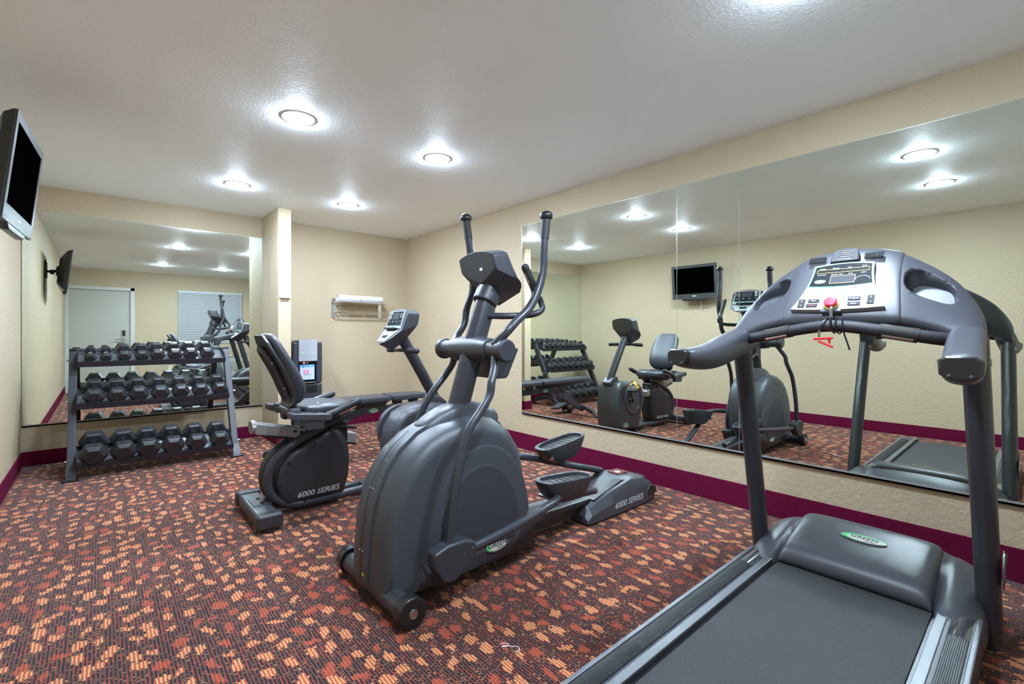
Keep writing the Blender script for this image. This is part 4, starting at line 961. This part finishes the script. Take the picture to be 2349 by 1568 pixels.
for zf, yf in ((.098, 4.975), (.548, 5.165), (.882, 5.345)):
    D = .30; Rt = Matrix.Rotation(TILT, 3, 'X')
    def tp(y, z, yf=yf, zf=zf, Rt=Rt): return Vector((0, yf, zf)) + Rt @ Vector((0, y, z))
    prof = [(0, -.016), (0, .030), (.004, .030), (.004, .004), (D - .004, .004), (D - .004, .030), (D, .030), (D, -.016), (D - .004, -.016), (D - .004, 0), (.004, 0), (.004, -.016)]
    prof = [(-.0, -.018), (0, .026), (.004, .026), (.004, .0), (D - .004, .0), (D - .004, .022), (D, .022), (D, -.018), (D - .004, -.018), (D - .004, -.004), (.004, -.004), (.004, -.018)]
    pts = [tp(a, b) for a, b in prof]
    ty = MB().prism([(p.y, p.z) for p in pts], 0, RX0 + .028, RX1 - .028).build('shelf_tray', TRAYM, rk, smooth=False)
    lip = MB().box(((RX0 + RX1) / 2, tp(-.002, .004).y, tp(-.002, .004).z), (RX1 - RX0 - .054, .005, .050), .001, rot=Rt).build('front_lip', RACKM, ty)
    for x, s_ in ((RX0 + .03, 1), (RX1 - .03, -1)):
        q_ = [tp(a, b) for a, b in ((0, -.02), (D, -.02), (D, .03), (D * .6, .055), (.06, .055), (0, .028))]
        e = MB().prism([(p.y, p.z) for p in q_], 0, x - .003, x + .003, .001).build('end_bracket', RACKM, ty)
        c = tp(.13, .0)
    for x, s_ in ((RX0, -1), (RX1, 1)):
        c = tp(.10, .005)
        b = MB().cyl((x + s_ * .024, c.y, c.z), (x + s_ * .040, c.y, c.z), .009, 8).build('bolt', STEEL, rk)
    tiers.append((tp, D))
badge(rk, (RX1 + .0265, post_y(.52), .52), (0, 1, 0), (0, 0, 1), .05, .028)

def dumbbell_mesh(R, hl, gl):
    """local axes: handle along y, middle at the origin, hexagon flat side down; R corner radius, hl head length, gl grip length"""
    out = {}
    for k, s_ in (('front', -1), ('back', 1)):
        ap = R * .866; rings = []
        for y, kk in ((gl / 2, .80), (gl / 2 + hl * .12, .98), (gl / 2 + hl * .2, 1), (gl / 2 + hl * .74, 1), (gl / 2 + hl * .97, .70), (gl / 2 + hl, .66)):
            rings.append([(R * kk * math.cos(math.pi / 3 * i), s_ * y, R * kk * math.sin(math.pi / 3 * i)) for i in range(6)])
        m = MB().loft(rings, bevel=R * .035)
        out[k] = m
    h = MB().loft([[(rr * math.cos(2 * math.pi * i / 16), y, rr * math.sin(2 * math.pi * i / 16)) for i in range(16)] for y, rr in ((-gl / 2 - .01, .013), (-gl * .42, .0135), (-gl * .2, .0165), (0, .0175), (gl * .2, .0165), (gl * .42, .0135), (gl / 2 + .01, .013))])
    return out, h
protos = {}
def dumbbell(R, loc, label, tier_name, pounds):
    hl = R * 1.02; gl = .125
    key = round(R, 4)
    if key not in protos:
        heads, h = dumbbell_mesh(R, hl, gl)
        r = thing('hex_dumbbell', label, 'dumbbell', loc)
        r.rotation_euler = (TILT, 0, 0)
        objs = []
        for nm, mb, m in (('head', heads['front'], HEXM), ('head', heads['back'], HEXM), ('handle', h, CHROME)):
            o = mb.build(nm, m, None, (0, 0, 0), ang=25); o.parent = r; objs.append(o)
        # raised weight plate lettering on the top facets
        for o, s_ in ((objs[0], -1), (objs[1], 1)):
            yy = s_ * (gl / 2 + hl * .44)
            pl_ = MB().box((0, yy, R * .866 + .0004), (R * .62, hl * .32, .0016), .0005).build('weight_label', mat('label_black', (.008, .008, .009), .35), None, (0, 0, 0)); pl_.parent = o
            cu = bpy.data.curves.new('txt', 'FONT'); cu.body = 'RUBBER'; cu.size = hl * .26; cu.align_x = 'CENTER'; cu.align_y = 'CENTER'; cu.extrude = .0003; cu.resolution_u = 2
            t_ = bpy.data.objects.new('t', cu); COL.objects.link(t_); dg = bpy.context.evaluated_depsgraph_get(); me = bpy.data.meshes.new_from_object(t_.evaluated_get(dg)); bpy.data.objects.remove(t_)
            me.transform(Matrix.Translation((0, yy, R * .866 + .0014))); me.materials.clear(); me.materials.append(mat('raised_letters', (.07, .07, .075), .4))
            lt = bpy.data.objects.new('label_letters', me); COL.objects.link(lt); lt.parent = o
        protos[key] = r
    else:
        src = protos[key]; r = src.copy(); COL.objects.link(r)
        for ch in [q for q in bpy.data.objects if q.parent == src]:
            c = ch.copy(); COL.objects.link(c); c.parent = r
            for g in [q for q in bpy.data.objects if q.parent == ch]:
                d_ = g.copy(); COL.objects.link(d_); d_.parent = c
        r.location = loc; r['label'] = label; r['category'] = 'dumbbell'
    r['group'] = tier_name
    return r
ORD = ['leftmost', 'second from left', 'third from left', 'fourth from left', 'fifth from left', 'sixth from left', 'seventh from left', 'eighth from left']
rows = [(0, 'bottom', [-.033, .152, .312, .482, .652, .830], [.094, .090, .088, .086, .083, .081]),
        (1, 'middle', [-.030, .114, .259, .409, .558, .709, .862], [.0735, .0725, .073, .072, .0705, .070, .069]),
        (2, 'top', [-.055, .046, .169, .291, .404, .534, .655, .790], [.043, .043, .053, .054, .060, .060, .063, .063])]
for ti, tn, xs, Rs in rows:
    tpf, D = tiers[ti]
    for i, (x, R) in enumerate(zip(xs, Rs)):
        c = tpf(D / 2 - .005, R * .866 + .0005)
        pos = ORD[i] if i < len(xs) - 1 else 'rightmost'
        lbl = '%s hex dumbbell on the %s tier of the rack' % (pos, tn)
        if ti == 0 and i == 0: lbl = 'largest black hex dumbbell, leftmost on the bottom tier of the rack'
        elif ti == 2 and i < 2: lbl = '%s small hex dumbbell on the top tier of the rack' % pos
        else: lbl = 'black ' + lbl
        dumbbell(R, (x, c.y, c.z), lbl, 'hex dumbbells on the %s tier' % tn, 0)

# ------------------------------------------------------------------ adjustable bench
def bench():
    C = 4.30
    r = thing('weight_bench', 'flat black padded adjustable weight bench along the back of the room', 'weight bench', (1.85, C, 0))
    def pad(x0, x1, w0, w1, z0, z1, nm):
        return MB().loft([[(x, C - w, z), (x, C + w, z), (x, C + w, zt), (x, C - w, zt)] for x, w, z, zt in ((x0, w0, z0, z0 + .052), (x1, w1, z1, z1 + .052))], bevel=.016).build(nm, VINYL, r)
    b1 = pad(1.17, 2.115, .115, .145, .490, .492, 'back_pad'); pad(2.145, 2.545, .150, .105, .492, .486, 'seat_pad')
    MB().span((1.25, C - .10, .472), (2.10, C + .10, .492), .004).build('back_plate', BLACK, r)
    MB().span((1.40, C - .025, .435), (2.12, C + .025, .475), .006).build('back_support', TUBE, r)
    for x in (2.22, 2.40): MB().span((x, C - .06, .44), (x + .055, C + .06, .490), .006).build('seat_bracket', TUBE, r)
    bm_ = MB().prism([(2.50, .370), (2.50, .440), (1.86, .440), (1.74, .405), (1.20, .115), (1.23, .055), (1.80, .350), (1.90, .375)][::-1], 1, C - .032, C + .032, .006).build('main_beam', TUBE, r)
    MB().prism([(1.72, .44), (1.66, .44), (1.36, .19), (1.40, .16)], 1, C - .018, C + .018, .004).build('ladder_strut', TUBE, r)
    MB().tube([(1.62, C - .045, .33), (1.62, C + .045, .33)], .012, 12, curve=1).build('pivot_pin', STEEL, r)
    badge(r, (1.985, C - .034, .405), (1, 0, 0), (0, 0, 1), .095, .042)
    def foot(x, hw_, wheel):
        f_ = MB().loft([[(x - .035, C + y, z), (x + .035, C + y, z), (x + .035, C + y, z + t), (x - .035, C + y, z + t)] for y, z, t in ((-hw_, .006, .02), (-hw_ * .75, .045, .05), (-hw_ * .3, .085, .05), (0, .09, .05), (hw_ * .3, .085, .05), (hw_ * .75, .045, .05), (hw_, .006, .02))], bevel=.004).build('floor_crossbar', PLASTIC_D, r)
        for s_ in (-1, 1): MB().span((x - .05, C + s_ * hw_ - .04, 0), (x + .05, C + s_ * hw_ + .04, .014), .004).build('foot_pad', BLACK, f_)
        return f_
    foot(1.225, .27, True); f2 = foot(2.42, .22, False)
    MB().prism([(2.385, .12), (2.455, .12), (2.50, .40), (2.43, .40)], 1, C - .03, C + .03, .005).build('rear_leg', TUBE, r)
    # transport wheels and their bracket at the far end of the crossbar
    br = MB().box((1.34, C + .33, .105), (.20, .16, .028), .004, rot=Matrix.Rotation(.28, 3, 'Y') @ Matrix.Rotation(-.1, 3, 'X')).build('wheel_bracket', ALU if False else PLASTIC, r)
    MB().box((1.23, C + .33, .085), (.05, .15, .07), .004).build('bracket_plate', BLACK, br)
    for y in (C + .26, C + .40):
        a = MB().tube([(1.26, y, .085), (1.17, y, .045)], .016, 10, curve=1).build('wheel_arm', BLACK, r)
        MB().cyl((1.155, y - .014, .036), (1.155, y + .014, .036), .036, 22, .004).build('transport_wheel', RUBBER, a)
        MB().cyl((1.155, y - .017, .036), (1.155, y + .017, .036), .008, 10).build('wheel_bolt', STEEL, a)
bench()

# ------------------------------------------------------------------ water cooler
def cooler():
    x0, x1, yf, yb = 1.600, 1.915, 5.45, 5.775
    xc = (x0 + x1) / 2
    r = thing('water_cooler', 'tall black water dispenser with silver control panel beside the stub wall', 'water cooler', (xc, 5.6, 0))
    MB().span((x0, yf, .02), (x1, yb, .585), .020, 3).build('lower_cabinet', PLASTIC_D, r)
    up = MB().prism([(x0, .590), (x1, .590), (x1, 1.035), (x1 - .035, 1.065), (x0 + .035, 1.065), (x0, 1.035)], 1, yf + .13, yb, .010, 2).build('upper_body', PLASTIC_D, r)
    for a, b in ((x0, x0 + .062), (x1 - .062, x1)): MB().span((a, yf, .590), (b, yf + .14, 1.05), .016, 3).build('side_pillar', PLASTIC_D, r)
    MB().span((x0 + .055, yf + .004, .815), (x1 - .055, yf + .14, 1.07), .010).build('dispenser_head', BLACK, r)
    pn = MB().span((xc - .100, yf - .006, .838), (xc + .100, yf + .012, 1.078), .003).build('control_panel', SILVER, r)
    text('panel_lettering', 'PRIMO', GREYP, pn, (xc, yf - .0068, 1.005), (1, 0, 0), (0, 0, 1), .020, .0003, 0, 1.2)
    text('water_drop_mark', '8', GREYP, pn, (xc + .038, yf - .0068, 1.02), (1, 0, 0), (0, 0, 1), .018, .0003)
    for k in range(4):
        c = (xc - .054 + k * .036, yf - .006, .935)
        b = MB().torus(c, .0115, .0012, (0, 1, 0), 24, 6).build('button_ring', GREYP, pn)
        MB().cyl((c[0], yf - .0075, c[2]), (c[0], yf - .004, c[2]), .0095, 20).build('button', MINT if k == 0 else mat('button_face', (.46, .46, .50), .4), pn)
    MB().cyl((xc - .045, yf + .006, .818), (xc - .045, yf - .006, .818), .014, 20, .002).build('hot_tap_button', mat('pink_button', (.60, .16, .18), .4), r)
    MB().ball((xc - .01, yf, .818), .006, n=10).build('indicator', WHITE, r)
    MB().span((xc - .095, yf + .125, .60), (xc + .095, yf + .135, .815)).build('alcove_back', BLACK, r)
    sg_ = MB().span((xc - .083, yf + .018, .628), (xc + .078, yf + .022, .800), .002).build('hanging_sign', BLUE, r); lab(sg_, 'blue and white advertising card')
    MB().span((xc - .078, yf + .0165, .632), (xc + .072, yf + .0185, .768)).build('sign_paper', PAPER, sg_)
    MB().span((xc - .040, yf + .0155, .700), (xc + .008, yf + .017, .738)).build('sign_block', PINK, sg_)
    text('sign_letters', 'WIN', WHITE, sg_, (xc - .016, yf + .015, .728), (1, 0, 0), (0, 0, 1), .017, .0003, bold=.0005); text('sign_letters', 'FREE', WHITE, sg_, (xc - .016, yf + .015, .710), (1, 0, 0), (0, 0, 1), .017, .0003, bold=.0005)
    text('sign_letters', 'Water for Life', INK, sg_, (xc - .002, yf + .015, .686), (1, 0, 0), (0, 0, 1), .013, .0003)
    text('sign_letters', 'your water at home', WHITE, sg_, (xc - .003, yf + .0165, .783), (1, 0, 0), (0, 0, 1), .012, .0003)
    MB().span((xc - .085, yf - .012, .592), (xc + .085, yf + .11, .604), .004).build('drip_tray', STEEL, r)
    MB().span((xc - .10, yf - .002, .48), (xc + .10, yf + .003, .565), .012).build('door_recess', BLACK, r)
    MB().span((x0 - .022, yf + .10, .40), (x0 - .004, yb - .02, 1.06), .004).build('rear_panel', mat('rear_panel', (.35, .30, .25), .6), r)
    for a, b in ((x0 + .03, yf + .03), (x1 - .03, yf + .03), (x0 + .03, yb - .03), (x1 - .03, yb - .03)): MB().cyl((a, b, 0), (a, b, .022), .015, 12).build('cabinet_foot', RUBBER, r)
cooler()

# ------------------------------------------------------------------ towel shelf and towels
tr = thing('towel_rack', 'chrome hotel towel shelf with a lower bar on the back wall', 'towel rack', (2.47, Y1, 1.45))
TX0, TX1 = 2.165, 2.775
for x in (TX0, TX1):
    b = MB().prism([(5.785, 1.365), (5.80, 1.365), (5.80, 1.565), (5.785, 1.565)], 0, x - .024, x + .024, .004).cyl((x, 5.80, 1.565), (x, 5.784, 1.565), .024, 24).cyl((x, 5.80, 1.372), (x, 5.784, 1.372), .024, 24).build('wall_plate', CHROME, tr)
    MB().span((x - .012, 5.70, 1.40), (x + .012, 5.786, 1.412), .003).build('bar_arm', CHROME, tr)
    MB().ball((x, 5.783, 1.372), .007, n=10).build('screw_cap', CHROME, tr)
MB().tube([(TX0, 5.785, 1.528), (TX0 - .012, 5.70, 1.528), (TX0 + .01, 5.585, 1.528), (TX0 + .06, 5.575, 1.528), (2.47, 5.575, 1.528), (TX1 - .06, 5.575, 1.528), (TX1 - .01, 5.585, 1.528), (TX1 + .012, 5.70, 1.528), (TX1, 5.785, 1.528)], .0075, 12).build('shelf_rim', CHROME, tr)
for y in (5.62, 5.665, 5.71, 5.755): MB().cyl((TX0, y, 1.528), (TX1, y, 1.528), .0045, 10).build('shelf_bar', CHROME, tr)
MB().cyl((TX0 - .01, 5.705, 1.406), (TX1 + .01, 5.705, 1.406), .0075, 14).build('lower_bar', CHROME, tr)
def towel(x0, x1, label, s_=1):
    r = thing('rolled_towel', label, 'towel', ((x0 + x1) / 2, 5.665, 1.535), 'rolled towels on the chrome shelf')
    rnd = random.Random(int(x0 * 100)); R_ = []
    n = 40
    for i in range(13):
        x = x0 + (x1 - x0) * i / 12; k = 1 if 0 < i < 12 else .93
        R_.append([(x, 5.668 + math.cos(2 * math.pi * q / n) * .070 * k * (1 + rnd.uniform(-.01, .01)), 1.5765 + math.sin(2 * math.pi * q / n) * .043 * k * (1 + rnd.uniform(-.015, .015)) + (-.0 if i not in (0, 12) else .001)) for q in range(n)])
    b = MB().loft(R_).build('towel_roll', TOWEL, r, ang=70)
    sp = []
    for q in range(60):
        t = q / 59; a = t * math.pi * 4.6; rr = .012 + .052 * t
        sp.append((x0 - .001, 5.668 + math.cos(a) * rr, 1.5765 + math.sin(a) * rr * .62))
    MB().tube(sp, .0035, 6, curve=1).build('roll_end', TOWEL, b)
    MB().loft([[(x0 + .01, 5.60, 1.535), (x0 + .01, 5.74, 1.535), (x0 + .01, 5.74, 1.530), (x0 + .01, 5.60, 1.530)], [((x0 + x1) / 2, 5.595, 1.534), ((x0 + x1) / 2, 5.745, 1.534), ((x0 + x1) / 2, 5.74, 1.5325), ((x0 + x1) / 2, 5.60, 1.5325)], [(x1 - .01, 5.60, 1.535), (x1 - .01, 5.74, 1.535), (x1 - .01, 5.74, 1.530), (x1 - .01, 5.60, 1.530)]]).build('towel_flap', TOWEL, r)
    return r
towel(2.185, 2.455, 'white rolled towel at the left end of the chrome shelf')
towel(2.460, 2.735, 'white rolled towel at the right end of the chrome shelf')

# ------------------------------------------------------------------ television on its wall arm
def tv():
    r = thing('wall_television', 'black flat-screen television tilted down on an arm from the left wall', 'television', (X0, 3.43, 1.93))
    W_, H_ = .68, .50
    o = Vector((-.285, 3.425, 1.915))
    Rm = Matrix.Rotation(math.radians(-3.2), 3, 'Z') @ Matrix.Rotation(math.radians(6.0), 3, 'Y')
    def q(n_, l, z): return o + Rm @ Vector((n_, l, z))
    def rect(l0, z0, l1, z1, n0, n1, nm, m, par, bev=0):
        return MB().loft([[q(n_, l, z) for l, z in ((l0, z0), (l1, z0), (l1, z1), (l0, z1))] for n_ in (n0, n1)], bevel=bev).build(nm, m, par)
    w, h = W_ / 2, H_ / 2
    cs = MB().loft([[q(n_, l * k, z * kz + dz) for l, z in ((-w, -h), (w, -h), (w, h), (-w, h))] for n_, k, kz, dz in ((-.100, .62, .55, 0), (-.085, .70, .66, 0), (-.045, .95, .92, 0), (-.012, 1, 1, 0), (-.004, 1, 1, 0))], bevel=.008).build('case', TVCASE, r)
    fr_ = MB()
    for a in ((-w, -h, w, -h + .075), (-w, h - .042, w, h), (-w, -h + .07, -w + .040, h - .04), (w - .040, -h + .07, w, h - .04)):
        fr_.loft([[q(n_, l, z) for l, z in ((a[0], a[1]), (a[2], a[1]), (a[2], a[3]), (a[0], a[3]))] for n_ in (-.008, .004)])
    fr_.build('bezel', TVRIM, cs)
    rect(-w + .038, -h + .073, w - .038, h - .040, -.006, .0005, 'screen', TVGLASS, cs)
    MB().loft([[q(n_, l, z) for l, z in ((-.17, -h - .030), (.17, -h - .030), (.22, -h + .004), (-.22, -h + .004))] for n_ in (-.035, .002)], bevel=.008).build('speaker_bar', TVCASE, cs)
    text('maker_lettering', 'PHILIPS', WHITE, cs, q(.0048, 0, -h + .040), tuple(Rm @ Vector((0, 1, 0))), tuple(Rm @ Vector((0, 0, 1))), .018, .0003, bold=.0006)
    text('small_lettering', 'HDTV', GREYP, cs, q(.0048, -w + .05, -h + .018), tuple(Rm @ Vector((0, 1, 0))), tuple(Rm @ Vector((0, 0, 1))), .009, .0003)
    pp = MB()
    for k in range(2):
        for j in range(6): MB().cyl(q(-.070, -w + .16 + k * .022, -.10 + j * .028), q(-.078, -w + .16 + k * .022, -.10 + j * .028), .005, 8).build('socket', WHITE if j % 2 else YELLOWP, cs)
    pp.bm.free()
    mt = MB().span((X0, 3.375, 1.83), (X0 + .022, 3.475, 2.05), .003).build('wall_plate', BLACK, r)
    MB().ball((X0 + .024, 3.46, 2.035), .005, n=8).build('indicator_lamp', LED, mt)
    am = MB().tube([(X0 + .02, 3.425, 1.92), (X0 + .07, 3.50, 1.905), (X0 + .12, 3.46, 1.935), (X0 + .15, 3.425, 1.935)], .016, 12, curve=1).build('mount_arm', BLACK, r)
    for p in ((X0 + .07, 3.50, 1.905), (X0 + .12, 3.46, 1.935)): MB().cyl(Vector(p) - Vector((0, 0, .028)), Vector(p) + Vector((0, 0, .028)), .018, 16).build('arm_joint', BLACK, am)
    MB().box(q(-.108, 0, 0), (.018, .12, .12), .003, rot=Rm).build('screen_plate', BLACK, am)
    cb = MB().span((X0, 3.40, 1.50), (X0 + .012, 3.43, 1.83), .002).build('mount_shadow_strip', mat('mount_shadow_strip', (.50, .45, .35), .6), r)  # added wall strip standing in for the shadow below the TV mount
tv()
# ------------------------------------------------------------------ loose thread on the carpet
pts = [(1.104, 1.318, .003), (1.118, 1.312, .004), (1.128, 1.300, .003), (1.120, 1.292, .003), (1.108, 1.296, .004), (1.100, 1.304, .003), (1.112, 1.300, .003), (1.126, 1.284, .003), (1.142, 1.268, .003), (1.140, 1.252, .003), (1.126, 1.246, .003), (1.116, 1.250, .003)]
o = MB().tube(pts, .0010, 6).build('thread', LINT, None, (1.13, 1.27, 0)); tag(o, 'short white tangled thread lying on the carpet between treadmill and elliptical', 'thread')
